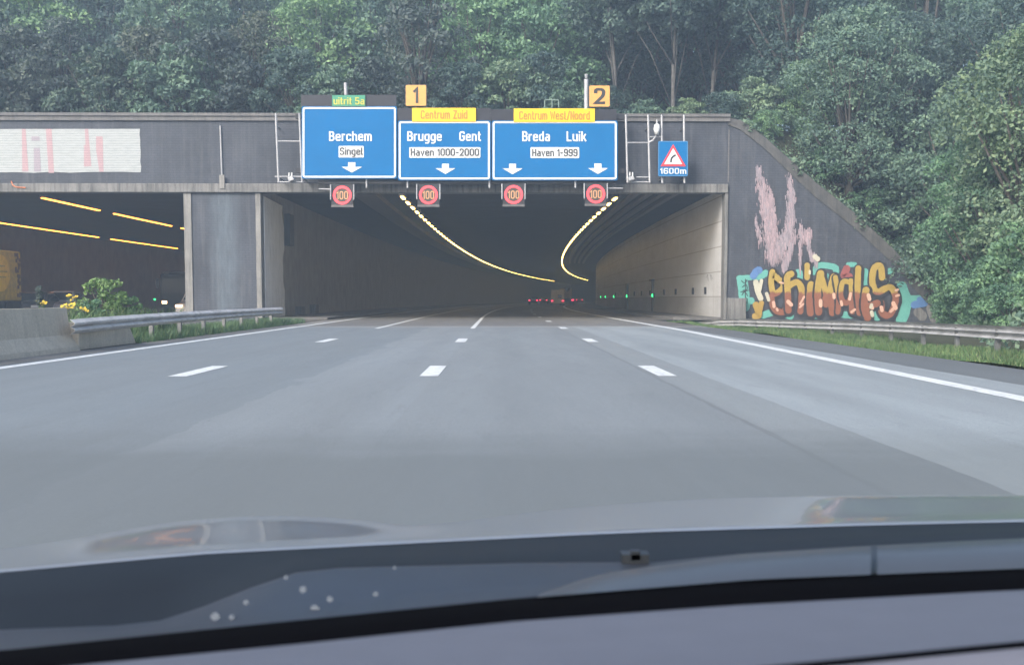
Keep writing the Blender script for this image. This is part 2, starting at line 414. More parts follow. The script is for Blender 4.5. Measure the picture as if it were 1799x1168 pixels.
for poly in ([(104, 100), (122, 100), (136, 303), (106, 303)], [(218, 100), (246, 100), (258, 310), (232, 310)], [(404, 100), (420, 100), (436, 278), (400, 280), (400, 178), (408, 176)], [(458, 136), (490, 136), (494, 304), (474, 304), (458, 200)]):
    b = MB(); flat(b, [mz(*p) for p in reversed(poly)], Y0 - .018); obj('painted_stripe', b, mp, por)
for poly in ([(150, 136), (188, 136), (190, 156), (150, 156)], [(160, 190), (190, 190), (196, 303), (162, 303)]):
    b = MB(); flat(b, [mz(*p) for p in reversed(poly)], Y0 - .018); obj('painted_letter_core', b, mg, por)
# ------------------------------------------------------------------ wing wall with graffiti
wing = thing('wing_wall', 'dark sloping-topped wing wall right of the tunnel, covered in graffiti', 'retaining wall', (12, Y0, 0))
poly = [(11.952, Y0, -.5), (WX[-1] + .3, Y0, -.5)] + [(x, Y0, z - .32) for x, z in reversed(list(zip(WX, WZ)))]
poly[-1] = (11.952, Y0, WZ[0] - .35)
b = MB(); b.prism(list(reversed(poly)), (0, .55, 0)); obj('wall_face', b, M['brick'], wing)
b = MB(); wt = list(zip(WX, WZ)); rows = []
for i, (x, z) in enumerate(wt):
    tk = .38 + .34 * min(i, 4) / 4
    rows.append([(x, Y0 - .06, z - tk), (x + .05, Y0 - .06, z), (x + .15, Y0 + .65, z + .03), (x + .1, Y0 + .65, z - .4)])
b.loft(rows, close=True); obj('sloping_coping', b, M['wing_coping'], wing)
def gz(zx, zy): return 1270 + zx / 3.5405, 270 + zy / 3.5405
def g3(zx, zy, y): return at(*gz(zx, zy), y)
GY = [Y0 - .012]
def stroke(b, pts, wd, y, m=0, n=9):
    # a thick round-ended brush stroke in the wall plane
    P = [g3(x, z, y) for x, z in pts]; s = .5 * wd / 3.5405 * Y0 / F
    # resample smoothly (Catmull-Rom)
    Q = []
    for i in range(len(P) - 1):
        a, p, q, d = P[max(i - 1, 0)], P[i], P[i + 1], P[min(i + 2, len(P) - 1)]
        for k in range(6):
            t = k / 6; Q.append(.5 * (2 * p + (q - a) * t + (2 * a - 5 * p + 4 * q - d) * t * t + (3 * p - a - 3 * q + d) * t ** 3))
    Q.append(P[-1]); L, Rr = [], []
    for i, p in enumerate(Q):
        t = Q[min(i + 1, len(Q) - 1)] - Q[max(i - 1, 0)]
        nn = Vector((-t.z, 0, t.x)).normalized() * s * rnd.uniform(.93, 1.07)
        L.append(p + nn); Rr.append(p - nn)
    for i in range(len(Q) - 1): b.face([L[i], L[i + 1], Rr[i + 1], Rr[i]] if True else [], m)
    for e, p, dr in ((0, Q[0], Q[0] - Q[1]), (1, Q[-1], Q[-1] - Q[-2])):
        a0 = math.atan2(dr.z, dr.x); b.face([p + Vector((math.cos(a0 + (k / n - .5) * math.pi), 0, math.sin(a0 + (k / n - .5) * math.pi))) * s + Vector((0, -.0004, 0)) for k in range(n + 1)], m)
def spray(name, c, c2=None):
    t = NT(name); tc = t.n('TexCoord'); n = t.noise(tc.outputs['Object'], 2.2, 6, .7)
    if c2:
        q = t.xyz(tc.outputs['Object']); zc2 = g3(0, 862, Y0).z
        k = t.ramp(t.math('ADD', t.math('SUBTRACT', q[2], zc2), t.math('MULTIPLY', n, .7)), [(.28, 0.), (.42, 1.)])
        c = t.mix(k, c2, c)
    t.base(t.mix(.5, c, t.ramp(n, [(.3, .75), (.7, 1.15)]), 'MULTIPLY'), .65); return t.mat
sp_teal = spray('spray_teal', (.1, .32, .28)); sp_blk = spray('spray_black', (.022, .022, .026)); sp_let = spray('spray_letters', (.32, .23, .05), (.2, .075, .042))
sp_pale = spray('spray_peach', (.52, .33, .25)); sp_blue = spray('spray_blue', (.08, .17, .36)); sp_cream = spray('spray_cream', (.42, .41, .33)); sp_red = spray('spray_red', (.24, .07, .065)); sp_och = spray('spray_ochre', (.3, .2, .045))
tb = MB()
k = 0
def teal(pts, wd, mb=tb):
    global k; stroke(mb, pts, wd, Y0 - .012 - .0006 * k); k += 1
# teal ground behind the letters
teal([(120, 790), (130, 860), (135, 950)], 66); teal([(100, 775), (175, 770)], 34); teal([(110, 930), (175, 915)], 44)
teal([(125, 940), (128, 985)], 16); teal([(205, 770), (265, 745)], 45); teal([(250, 1005), (330, 985), (420, 1010)], 44); teal([(470, 745), (480, 800)], 55)
teal([(565, 735), (600, 695), (690, 705), (705, 730)], 40); teal([(780, 690), (820, 690)], 30); teal([(880, 740), (880, 830)], 56); teal([(1000, 740), (1040, 730)], 36)
teal([(1110, 830), (1140, 930), (1110, 1030)], 70); teal([(1130, 910), (1215, 905)], 52); teal([(740, 1000), (800, 1005)], 40); teal([(930, 1000), (960, 1010)], 60); teal([(540, 1018), (600, 1020)], 16); teal([(640, 760), (650, 900)], 40)
obj('graffiti_ground', tb, sp_teal, wing)
b = MB(); stroke(b, [(190, 760), (210, 730), (225, 725)], 44, Y0 - .03); stroke(b, [(1190, 940), (1290, 922)], 46, Y0 - .031); stroke(b, [(1220, 905), (1280, 905)], 30, Y0 - .032)
obj('graffiti_blue_mark', b, sp_blue, wing)
LET = [([(308, 735), (300, 800), (315, 870), (350, 855), (378, 815), (345, 780), (312, 752)], 40), ([(300, 890), (320, 965), (375, 985), (400, 940)], 44),
       ([(408, 975), (404, 870), (400, 770), (425, 748)], 46), ([(412, 820), (462, 800), (490, 850), (482, 980)], 44), ([(524, 695), (524, 770)], 40), ([(548, 815), (540, 900), (545, 990)], 50),
       ([(596, 985), (590, 860), (608, 745)], 50), ([(608, 745), (640, 870), (640, 940)], 40), ([(690, 765), (668, 860), (680, 990)], 46), ([(700, 770), (720, 900), (715, 985)], 36), ([(640, 900), (670, 880)], 50),
       ([(790, 800), (745, 800), (735, 890), (770, 930), (800, 870), (795, 790)], 36), ([(800, 800), (805, 980)], 44), ([(842, 715), (838, 850), (850, 990)], 44),
       ([(990, 770), (980, 700), (940, 715), (930, 800), (960, 860), (1040, 830), (1075, 900), (1040, 1000), (990, 990), (985, 930)], 46), ([(890, 850), (880, 940), (900, 1020)], 52), ([(880, 960), (960, 930)], 50)]
GRP = [0, 0, 1, 1, 2, 2, 3, 3, 3, 4, 3, 5, 5, 6, 7, 8, 8]
for gi in range(9):
    ob, lb = MB(), MB()
    for i, (pts, wd) in enumerate(LET):
        if GRP[i] != gi: continue
        stroke(ob, [(x + 4, y + 5) for x, y in pts], wd + 24, Y0 - .036 - .0042 * gi - .0002 * i); stroke(lb, pts, wd * .88, Y0 - .0384 - .0042 * gi - .0002 * i)
    lo = obj('graffiti_letter', lb, sp_let, wing); obj('letter_outline', ob, sp_blk, lo)
b = MB()
for i, (pts, wd) in enumerate([([(315, 925), (318, 950)], 22), ([(335, 965), (340, 975)], 16), ([(405, 920), (425, 940)], 26), ([(480, 935), (505, 890)], 14), ([(478, 955), (500, 935)], 14), ([(608, 915), (608, 945)], 26), ([(690, 875), (692, 895)], 22), ([(735, 920), (740, 940)], 20), ([(795, 870), (788, 905)], 20), ([(905, 880), (912, 905)], 26), ([(800, 985), (820, 970)], 18), ([(985, 955), (990, 975)], 24), ([(1060, 930), (1075, 960)], 28), ([(1045, 980), (1060, 965)], 22), ([(1075, 850), (1090, 845)], 16), ([(1078, 885), (1095, 880)], 16), ([(925, 950), (930, 960)], 24), ([(355, 800), (375, 805)], 12)]):
    stroke(b, pts, wd * .9, Y0 - .085 - .0005 * i)
obj('graffiti_highlight', b, sp_pale, wing)
b = MB()
for i, (pts, wd) in enumerate([([(205, 800), (215, 850), (235, 900)], 34), ([(240, 790), (228, 850)], 22), ([(272, 870), (285, 910)], 20), ([(540, 730), (540, 745)], 14), ([(572, 640), (590, 655)], 30), ([(925, 985), (930, 1005)], 22), ([(925, 940), (920, 955)], 20)]): stroke(b, pts, wd, Y0 - .098 - .0005 * i)
obj('graffiti_cream_figure', b, sp_cream, wing)
b = MB(); stroke(b, [(205, 940), (225, 1000), (200, 1010)], 40, Y0 - .104); stroke(b, [(240, 930), (225, 985)], 34, Y0 - .105); obj('graffiti_ochre_leg', b, sp_och, wing)
b = MB(); stroke(b, [(770, 715), (755, 760), (785, 765)], 46, Y0 - .058); obj('graffiti_red_block', b, sp_red, wing)
b = MB()
for i, pts in enumerate([[(115, 790), (135, 805), (150, 785)], [(120, 830), (145, 815), (150, 845), (125, 850)], [(118, 880), (135, 860), (155, 885)], [(125, 915), (150, 900), (150, 930)], [(110, 860), (160, 850)], [(140, 780), (140, 920)]]): stroke(b, pts, 5, Y0 - .030 - .0005 * i)
obj('graffiti_tag', b, sp_blk, wing)
b = MB(); stroke(b, [(1215, 985), (1240, 1010)], 60, Y0 - .03); stroke(b, [(1300, 960), (1320, 1020)], 70, Y0 - .031); obj('bare_patch', b, M['conc_mid'], wing)
# pink paint thrown on the wall, flecks dragged downwards
pk, wk = MB(), MB(); cnt = 0
def splash(path, w0, w1, n, white=.35, mb=None):
    global cnt
    for i in range(int(n * 1.05)):
        t = rnd.random() ** .62; f = t * (len(path) - 1); a = min(int(f), len(path) - 2); u = f - a
        cx = path[a][0] + (path[a + 1][0] - path[a][0]) * u; cy = path[a][1] + (path[a + 1][1] - path[a][1]) * u
        s = w0 + (w1 - w0) * t; px = cx + rnd.gauss(0, s * .4); py = cy + rnd.gauss(0, 14)
        h = rnd.uniform(10, 60) * (1.2 - .5 * abs(px - cx) / s); ww = rnd.uniform(1.0, 3.6); sl = rnd.uniform(0, .22) * h
        y = Y0 - .01 - .00001 * cnt; cnt += 1
        (wk if rnd.random() < white else pk).face([g3(px - ww, py, y), g3(px - ww * .4 + sl * .5, py + h, y), g3(px + ww * .6 + sl * .5, py + h * .9, y), g3(px + ww, py - 2, y)])
splash([(225, 110), (262, 300), (300, 480), (320, 640)], 36, 62, 1500)
splash([(290, 200), (310, 350), (315, 520)], 18, 30, 260, .15)
splash([(410, 130), (425, 280), (415, 450), (350, 600)], 20, 46, 850, .7)
splash([(445, 480), (415, 600), (375, 690)], 24, 16, 330, .6)
splash([(470, 470), (510, 500), (545, 480)], 28, 20, 170, .15)
splash([(490, 420), (480, 560), (478, 700)], 14, 9, 130, .2); splash([(520, 520), (545, 610), (585, 650)], 12, 14, 110, .6)
splash([(200, 380), (230, 520)], 14, 20, 60, .4); splash([(205, 95), (235, 105)], 12, 12, 40, .9)
def fleck_mat(name, a, c):
    t = NT(name); gm = t.n('NewGeometry'); t.base(t.ramp(gm.outputs['Random Per Island'], [(0, a), (1, c)]), .8); return t.mat
obj('pink_splash', pk, fleck_mat('paint_pink', (.2, .16, .18), (.36, .275, .3)), wing); obj('pale_splash', wk, fleck_mat('paint_pale_pink', (.17, .155, .18), (.29, .255, .285)), wing)

# ------------------------------------------------------------------ tunnel tubes
YS = [Y0 + .63 + 5 * i for i in range(101)]
def wallstrip(x, z0, z1, out):
    b = MB(); zs = [z0, z1]
    b.loft([[(x + cv(y), y, z0), (x + cv(y), y, z1)] for y in YS] if out > 0 else [[(x + cv(y), y, z1), (x + cv(y), y, z0)] for y in YS])
    b.loft([[(x + out + cv(y), y, z0), (x + out + cv(y), y, z1)] for y in YS]); return b
ZC = 6.9
tube = thing('tunnel_tube', 'right-hand tunnel tube bending right, with pale panelled wall and dark ceiling', 'tunnel', (0, Y0, 0))
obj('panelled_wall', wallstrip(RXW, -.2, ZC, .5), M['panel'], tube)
obj('sooty_wall', wallstrip(LXW, -.2, ZC, -.3), M['sooty'], tube)
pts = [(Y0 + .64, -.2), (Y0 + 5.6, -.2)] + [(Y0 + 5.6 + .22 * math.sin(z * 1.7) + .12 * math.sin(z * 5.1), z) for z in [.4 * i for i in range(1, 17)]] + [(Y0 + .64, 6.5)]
b = MB(); b.prism([(LXW + .006, y, z) for y, z in pts], (.03, 0, 0)); obj('daylit_wall_end', b, concrete('daylit_wall_panel', (.74, .73, .72), (.84, .83, .82), .35), tube)  # pale end panel; daylight fading in from the mouth is painted into its colour
b = MB(); b.loft([[(LXW + cv(y), y, ZC), (RXW + cv(y), y, ZC)] for y in YS]); b.loft([[(LXW + cv(y), y, ZC + .4), (RXW + cv(y), y, ZC + .4)] for y in YS])
b.face([(LXW + cv(YS[-1]), YS[-1], -.2), (RXW + cv(YS[-1]), YS[-1], -.2), (RXW + cv(YS[-1]), YS[-1], ZC), (LXW + cv(YS[-1]), YS[-1], ZC)])
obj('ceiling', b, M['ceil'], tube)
for x in (7.2, 7.9, 8.6, 9.3):
    b = MB(); b.loft([[(x + cv(y), y, ZC - .02), (x + cv(y), y, ZC - .2), (x + .32 + cv(y), y, ZC - .2), (x + .32 + cv(y), y, ZC - .02)] for y in YS[:24]])
    obj('cable_tray', b, M['duct'], tube)
b = MB(); b.loft([[(-6.6 + cv(y), y, ZC - .02), (-6.6 + cv(y), y, ZC - .3), (-7.8 + cv(y), y, ZC - .3), (-7.8 + cv(y), y, ZC - .02)] for y in YS[:30]]); obj('air_duct', b, M['duct'], tube)
ltube = thing('tunnel_tube', 'left-hand tunnel tube for oncoming traffic, brownish inside', 'tunnel', (-27, Y0, 0))
obj('far_wall', wallstrip(-40, -.2, ZC, -.3), M['tile_left'], ltube)
obj('near_wall', wallstrip(-16.1, -.2, ZC, .3), M['sooty'], ltube)
b = MB(); b.loft([[(-40 + cv(y), y, ZC), (-16.1 + cv(y), y, ZC)] for y in YS]); b.loft([[(-40 + cv(y), y, ZC + .4), (-16.1 + cv(y), y, ZC + .4)] for y in YS])
b.face([(-40 + cv(YS[-1]), YS[-1], -.2), (-16 + cv(YS[-1]), YS[-1], -.2), (-16 + cv(YS[-1]), YS[-1], ZC), (-40 + cv(YS[-1]), YS[-1], ZC)])
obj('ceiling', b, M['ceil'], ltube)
# things on the panelled wall: door, niches, vertical pipe
def wall_box(y, z0, z1, ly, d, mat, name):
    b = MB(); x = RXW + cv(y); b.box(x - d, x - .004, y - ly / 2, y + ly / 2, z0, z1); return obj(name, b, mat, tube)
wall_box(105, .1, 2.55, 1.5, .12, plain('dark_green_door', (.03, .05, .045), .4), 'escape_door')
wall_box(84.5, .1, 2.5, .5, .1, M['conc_mid'], 'cable_riser'); wall_box(84.5, 2.5, 2.62, 1.6, .2, M['box_grey'], 'riser_cap')
for y in (61.8, 65.8, 72.5, 78, 86, 92, 98, 112, 120):
    wall_box(y, 1.38, 1.78, .22, .1, M['box_grey'], 'wall_box')
b = MB()
x = RXW - .006
for i, pts in enumerate([[(59.9, 2.2), (60.3, 2.45)], [(60.2, 2.15), (60.6, 2.5)], [(60.5, 2.3), (61.0, 2.3)], [(61.1, 2.1), (61.4, 2.5)], [(61.3, 2.5), (61.8, 2.3)]]):
    (ya, za), (yb, zb_) = pts; b.face([(x, ya, za), (x, ya + .1, za), (x, yb + .1, zb_), (x, yb, zb_)])
obj('scribble', b, M['box_grey'], tube)
# fan / camera boxes in the tube
b = MB(); b.box(LXW + .02, LXW + .35, 63, 64.2, 4.2, 6.0); obj('wall_cabinet', b, M['box_grey'], tube)
for y, z in ((66, .25), (71, .3)):
    b = MB(); b.box(LXW + .03, LXW + .4, y, y + 1.3, .14, .14 + z * 2); obj('low_block', b, M['conc_mid'], tube)

# lamps
def lamp_row(x, ys, z, mat, label, group, name='ceiling_lamp', ln=1.5):
    b = MB(); b.box(-.16, .16, -ln / 2, ln / 2, 0, .14); b2 = MB(); b2.box(-.07, .07, -ln / 2 + .05, ln / 2 - .05, -.06, -.004)
    t = thing(name, label, 'lamp', (x + cv(ys[0]), ys[0], z), group); org = ORG[t.name]; ORG[t.name] = Vector((0, 0, 0))
    obj('housing', b, M['duct'], t); obj('tube_light', b2, mat, t)
    for y in ys[1:]:
        copy_tree(t, (x + cv(y), y, z), label, group, rz=-math.atan2(max(0, y - 60), RC))
lamp_row(-5.1, [53.8 + 3.2 * (i + 1.2) for i in range(85)], 6.45, M['lamp_y'], 'yellow tunnel lamp in the left of the two rows bending into the right tube', 'lamps of the left row in the right tube')
lamp_row(6.15, [54.4 + 3.2 * (i + 1.2) for i in range(80)], 6.45, M['lamp_y'], 'yellow tunnel lamp in the right of the two rows bending into the right tube', 'lamps of the right row in the right tube')
def seg_row(x, segs):
    ys = []
    for a, b_ in segs:
        n = max(1, round((b_ - a) / 2.1)); ys += [a + (b_ - a) * (i + .5) / n for i in range(n)]
    return ys
lamp_row(-24.4, seg_row(0, [(58.4, 66.8), (69.2, 80.8), (83, 90), (92, 102)]), 6.5, M['lamp_o'], 'orange tunnel lamp in the upper, nearer row of the left tube', 'lamps of the near row in the left tube', ln=2.0)
lamp_row(-35.5, seg_row(0, [(70, 95.8), (98.5, 117), (120, 128), (131, 145)]), 6.5, M['lamp_o'], 'orange tunnel lamp in the lower, farther row of the left tube', 'lamps of the far row in the left tube', ln=2.0)
# green guide lights on the right wall
for i, y in enumerate((83.5, 104, 121, 138, 152)):
    x = RXW + cv(y) - .16
    t = thing('guide_light', ['nearest green guide light on the panelled tunnel wall, beside the riser', 'green guide light on the tunnel wall just beside the dark escape door', 'green guide light on the tunnel wall, first one beyond the escape door', 'green guide light on the tunnel wall, second one beyond the escape door', 'farthest green guide light on the tunnel wall, near where the wall bends away'][i], 'guide light', (x, y, 1.35), 'green guide lights on the tunnel wall')
    b = MB(); b.box(x, x + .15, y - .3, y + .3, 1.2, 1.55); obj('housing', b, M['box_grey'], t)
    b = MB(); b.box(x - .04, x - .002, y - .22, y + .22, 1.26, 1.48); obj('lens', b, M['green_l'], t)

# ------------------------------------------------------------------ signs
SY = 55.7
def rrect(x0, y0, x1, y1, r, n=5):
    pts = []
    for cx, cy, a0 in ((x1 - r, y0 + r, -90), (x1 - r, y1 - r, 0), (x0 + r, y1 - r, 90), (x0 + r, y0 + r, 180)):
        for k in range(n + 1):
            a = R(a0 + 90 * k / n); pts.append((cx + r * math.cos(a), cy + r * math.sin(a)))
    return pts          # clockwise on the picture
def slab(b, pts, y, d=.1, m=0): b.prism([at(px, py, y) for px, py in pts][::-1], (0, d, 0), m)
def ring(b, x0, y0, x1, y1, r, wd, y, m=0):
    o_ = rrect(x0, y0, x1, y1, r); i_ = rrect(x0 + wd, y0 + wd, x1 - wd, y1 - wd, max(.3, r - wd))
    for k in range(len(o_)):
        j = (k + 1) % len(o_); b.face([at(*o_[k], y), at(*i_[k], y), at(*i_[j], y), at(*o_[j], y)], m)
# condensed road-sign lettering drawn as strokes on a cap-height grid
L_, R_, r_x, T_, B_, X_ = .07, .45, .41, .93, .07, .66
GL = {'B': (.52, [[(L_, 0), (L_, T_, 0), (R_ - .03, T_), (R_ - .03, .52), (L_, .52)], [(L_, .52), (R_, .52), (R_, B_), (L_, B_)]]),
 'S': (.52, [[(R_, .72), (R_, T_), (L_, T_), (L_, .52), (R_, .52), (R_, B_), (L_, B_), (L_, .28)]]),
 'H': (.52, [[(L_, 0), (L_, 1)], [(R_, 0), (R_, 1)], [(L_, .5), (R_, .5)]]),
 'G': (.52, [[(R_, .72), (R_, T_), (L_, T_), (L_, B_), (R_, B_), (R_, .48, 0), (.25, .48)]]),
 'L': (.46, [[(L_, 1), (L_, B_, 0), (.46, B_)]]),
 'C': (.52, [[(R_, .7), (R_, T_), (L_, T_), (L_, B_), (R_, B_), (R_, .3)]]),
 'Z': (.5, [[(.02, T_), (R_, T_, 0), (L_, B_, 0), (.5, B_)]]),
 'W': (.66, [[(.04, 1), (.18, .03, 0), (.33, .8, 0), (.48, .03, 0), (.62, 1)]]),
 'N': (.52, [[(L_, 0), (L_, 1)], [(L_, .96), (R_, .04)], [(R_, 0), (R_, 1)]]),
 'e': (.48, [[(L_, .38), (r_x, .38, 0), (r_x, X_), (L_, X_), (L_, B_), (r_x, B_), (r_x, .2)]]),
 'r': (.33, [[(L_, 0), (L_, .73)], [(L_, .45), (L_, X_), (.34, X_)]]),
 'c': (.46, [[(r_x, .5), (r_x, X_), (L_, X_), (L_, B_), (r_x, B_), (r_x, .23)]]),
 'h': (.48, [[(L_, 0), (L_, 1)], [(L_, .45), (L_, X_), (r_x, X_), (r_x, 0)]]),
 'm': (.7, [[(L_, 0), (L_, .73)], [(L_, .45), (L_, X_), (.35, X_), (.35, 0)], [(.35, .45), (.35, X_), (.63, X_), (.63, 0)]]),
 'i': (.14, [[(L_, 0), (L_, .73)], [(L_, .85), (L_, 1)]]),
 'n': (.48, [[(L_, 0), (L_, .73)], [(L_, .45), (L_, X_), (r_x, X_), (r_x, 0)]]),
 'g': (.48, [[(r_x, .73), (r_x, -.2), (.08, -.2)], [(r_x, X_), (L_, X_), (L_, B_), (r_x, B_)]]),
 'l': (.2, [[(L_, 1), (L_, B_), (.22, B_)]]),
 'u': (.48, [[(L_, .73), (L_, B_), (r_x, B_), (r_x, .3)], [(r_x, .73), (r_x, 0)]]),
 't': (.31, [[(.12, .97), (.12, B_), (.31, B_)], [(0, X_), (.29, X_)]]),
 'a': (.48, [[(.09, X_), (r_x, X_), (r_x, 0)], [(r_x, .4), (L_, .4), (L_, B_), (r_x, B_)]]),
 'd': (.48, [[(r_x, 1), (r_x, 0)], [(r_x, X_), (L_, X_), (L_, B_), (r_x, B_)]]),
 'o': (.48, [[(L_, .36), (L_, X_), (r_x, X_), (r_x, B_), (L_, B_), (L_, .37)]]),
 's': (.46, [[(r_x, .54), (r_x, X_), (L_, X_), (L_, .37), (r_x, .37), (r_x, B_), (L_, B_), (L_, .2)]]),
 'k': (.47, [[(L_, 0), (L_, 1)], [(.1, .28), (.42, .73)], [(.2, .42), (.44, 0)]]),
 'v': (.46, [[(.04, .73), (.23, .03, 0), (.42, .73)]]), '/': (.4, [[(.02, -.08), (.38, 1.05)]]), '-': (.36, [[(.02, .45), (.34, .45)]]),
 '0': (.52, [[(L_, .5), (L_, T_), (R_, T_), (R_, B_), (L_, B_), (L_, .51)]]), '1': (.3, [[(.03, .7), (.22, .92, 0), (.22, 0)]]),
 '2': (.52, [[(L_, .68), (L_, T_), (R_, T_), (R_, .55), (L_, B_, 0), (.52, B_)]]),
 '6': (.52, [[(R_, .75), (R_, T_), (L_, T_), (L_, B_), (R_, B_), (R_, .55), (L_, .55)]]),
 '5': (.52, [[(R_, T_), (L_, T_, 0), (L_, .55, 0), (R_, .57), (R_, B_), (L_, B_), (L_, .26)]]),
 '9': (.52, [[(L_, .25), (L_, B_), (R_, B_), (R_, T_), (L_, T_), (L_, .45), (R_, .45)]]), ' ': (.22, [])}
def fillet(pl, r=.2):
    out = [Vector((pl[0][0], pl[0][1]))]
    for i in range(1, len(pl) - 1):
        p = Vector(pl[i][:2]); a = Vector(pl[i - 1][:2]) - p; c = Vector(pl[i + 1][:2]) - p
        if len(pl[i]) == 3: out.append(p); continue
        d = min(r, a.length * .49, c.length * .49); a, c = p + a.normalized() * d, p + c.normalized() * d
        for k in range(7):
            t = k / 6; out.append(a * (1 - t) ** 2 + p * 2 * t * (1 - t) + c * t * t)
    out.append(Vector(pl[-1][:2])); return out
def text(b, s_, x0, x1, ycap, ybase, y, wt=.14, m=0):
    adv = sum(GL[c][0] + .1 for c in s_) - .1; x = 0; nst = 0
    for c in s_:
        wd, strokes = GL[c]
        for pl in strokes:
            P = fillet(pl); n = len(P); Lf, Rt = [], []
            for i, p in enumerate(P):
                d0 = (p - P[i - 1]).normalized() if i else (P[1] - p).normalized(); d1 = (P[i + 1] - p).normalized() if i < n - 1 else d0
                nrm = (Vector((-d0.y, d0.x)) + Vector((-d1.y, d1.x))); nrm.normalize(); k = min(2.0, 1 / max(.3, nrm.dot(Vector((-d0.y, d0.x))))) * wt / 2
                Lf.append(p + nrm * k); Rt.append(p - nrm * k)
            base = len(b.v); yy = y - .0006 * nst; nst += 1
            for q in (Lf, Rt):
                for p in q: b.v.append(tuple(at(x0 + (x + p.x) / adv * (x1 - x0), ybase - p.y * (ybase - ycap), yy)))
            for i in range(n - 1): b.f.append((base + i, base + n + i, base + n + i + 1, base + i + 1)); b.m.append(m)
        x += wd + .1
def arrow(b, x0, y0, x1, y1, y):
    cx = (x0 + x1) / 2; sw = (x1 - x0) * .175; yh = y0 + (y1 - y0) * .44
    slab(b, [(cx - sw, y0), (cx + sw, y0), (cx + sw, yh), (x1, yh), (cx, y1), (x0, yh), (cx - sw, yh)], y, .01)
def direction_sign(label, rect, head, tab, tabmat, tabtxt, tabrect, tabtm, words, box, boxtxt, arrows):
    x0, y0, x1, y1 = rect; base = at((x0 + x1) / 2, y1, SY)
    t = thing('direction_sign', label, 'road sign', base, 'blue direction signs over the tunnel mouth')
    b = MB(); slab(b, rrect(x0, y0, x1, y1, 3), SY, .14); obj('panel', b, M['sign_blue'], t)
    b = MB(); ring(b, x0 + 1.6, y0 + 1.6, x1 - 1.6, y1 - 1.6, 4.5, 3.2, SY - .014); obj('border', b, M['white'], t)
    b = MB(); slab(b, [(head[0], head[1]), (head[2], head[1]), (head[2], head[3]), (head[0], head[3])], SY + .05, .14); obj('header_board', b, M['sign_dark'], t)
    b = MB(); slab(b, [(tab[0], tab[1]), (tab[2], tab[1]), (tab[2], tab[3]), (tab[0], tab[3])], SY - .06, .05); tb_ = obj('tab_plate', b, tabmat, t)
    b = MB(); text(b, tabtxt, *tabrect, SY - .075, .16); obj('tab_text', b, tabtm, tb_)
    for wds in words:
        b = MB(); text(b, *wds, SY - .016, .145); obj('lettering', b, M['white'], t)
    b = MB(); slab(b, rrect(*box, 1.5, 3), SY - .016, .012); pl = obj('name_plate', b, M['white'], t)
    b = MB(); text(b, *boxtxt, SY - .032, .165); obj('plate_text', b, M['txt_grey'], pl)
    for a in arrows:
        b = MB(); arrow(b, *a, SY - .02); obj('lane_arrow', b, M['white'], t)
    return t
direction_sign('blue direction sign for Berchem with green exit tab, leftmost over the tunnel', (530, 187, 697, 314), (529, 167, 696, 186.8), (583.5, 167.5, 641.5, 187), M['sign_green'], 'uitrit 5a', (586, 640, 171.5, 184), M['txt_lime'],
    [('Berchem', 578, 653, 231, 248)], (595, 256.7, 639, 277), ('Singel', 597, 637, 259.5, 272.5), [(600, 285.5, 636, 303.5)])
direction_sign('blue direction sign for Brugge and Gent with yellow tab, middle of the three', (699, 212, 862, 317), (698.5, 190.5, 862, 211.8), (724, 190, 836, 214), M['yellow'], 'Centrum Zuid', (739, 821, 194, 209), M['txt_tan'],
    [('Brugge', 715.5, 776, 231, 248), ('Gent', 807, 845, 231, 248)], (719, 259, 844, 277.5), ('Haven 1000-2000', 721.5, 841.5, 261.3, 274), [(765, 288, 800, 306)])
direction_sign('widest blue direction sign, for Breda and Luik, with yellow tab and two arrows', (864, 212, 1085, 317), (862.5, 192.5, 1083, 211.8), (902.5, 191, 1045, 214.5), M['yellow'], 'Centrum West/Noord', (912, 1036, 195.5, 210.5), M['txt_tan'],
    [('Breda', 917.5, 966, 231, 248.5), ('Luik', 995.5, 1030, 231, 248.5)], (932, 259, 1017.5, 278), ('Haven 1-999', 935, 1014.5, 261.8, 274.8), [(883, 288, 918, 306.5), (1033, 287.5, 1068, 306)])
for s, rect, trect, lab in (('1', (712, 149, 749.5, 187), (726, 735, 154, 181.5), 'amber square sign with numeral 1 above the Brugge sign'), ('2', (1034.5, 150, 1072, 188.5), (1044, 1063, 155.5, 183), 'amber square sign with numeral 2 above the Breda sign')):
    t = thing('number_sign', lab, 'road sign', at((rect[0] + rect[2]) / 2, rect[3], SY), 'amber number signs on the gantry')
    b = MB(); slab(b, rrect(*rect, 2.5, 3), SY + .03, .08); obj('panel', b, M['black'], t)
    b = MB(); slab(b, rrect(rect[0] + .9, rect[1] + .9, rect[2] - .9, rect[3] - .9, 2, 3), SY + .015, .014); obj('face', b, M['amber'], t)
    b = MB(); text(b, s, *trect, SY + .003, .17); obj('numeral', b, M['black'], t)
    b = MB(); c_ = at((rect[0] + rect[2]) / 2, rect[3] - 4, SY + .16); b.tube([c_, c_ - Vector((0, 0, .5))], .04); obj('bracket', b, M['steel'], t)
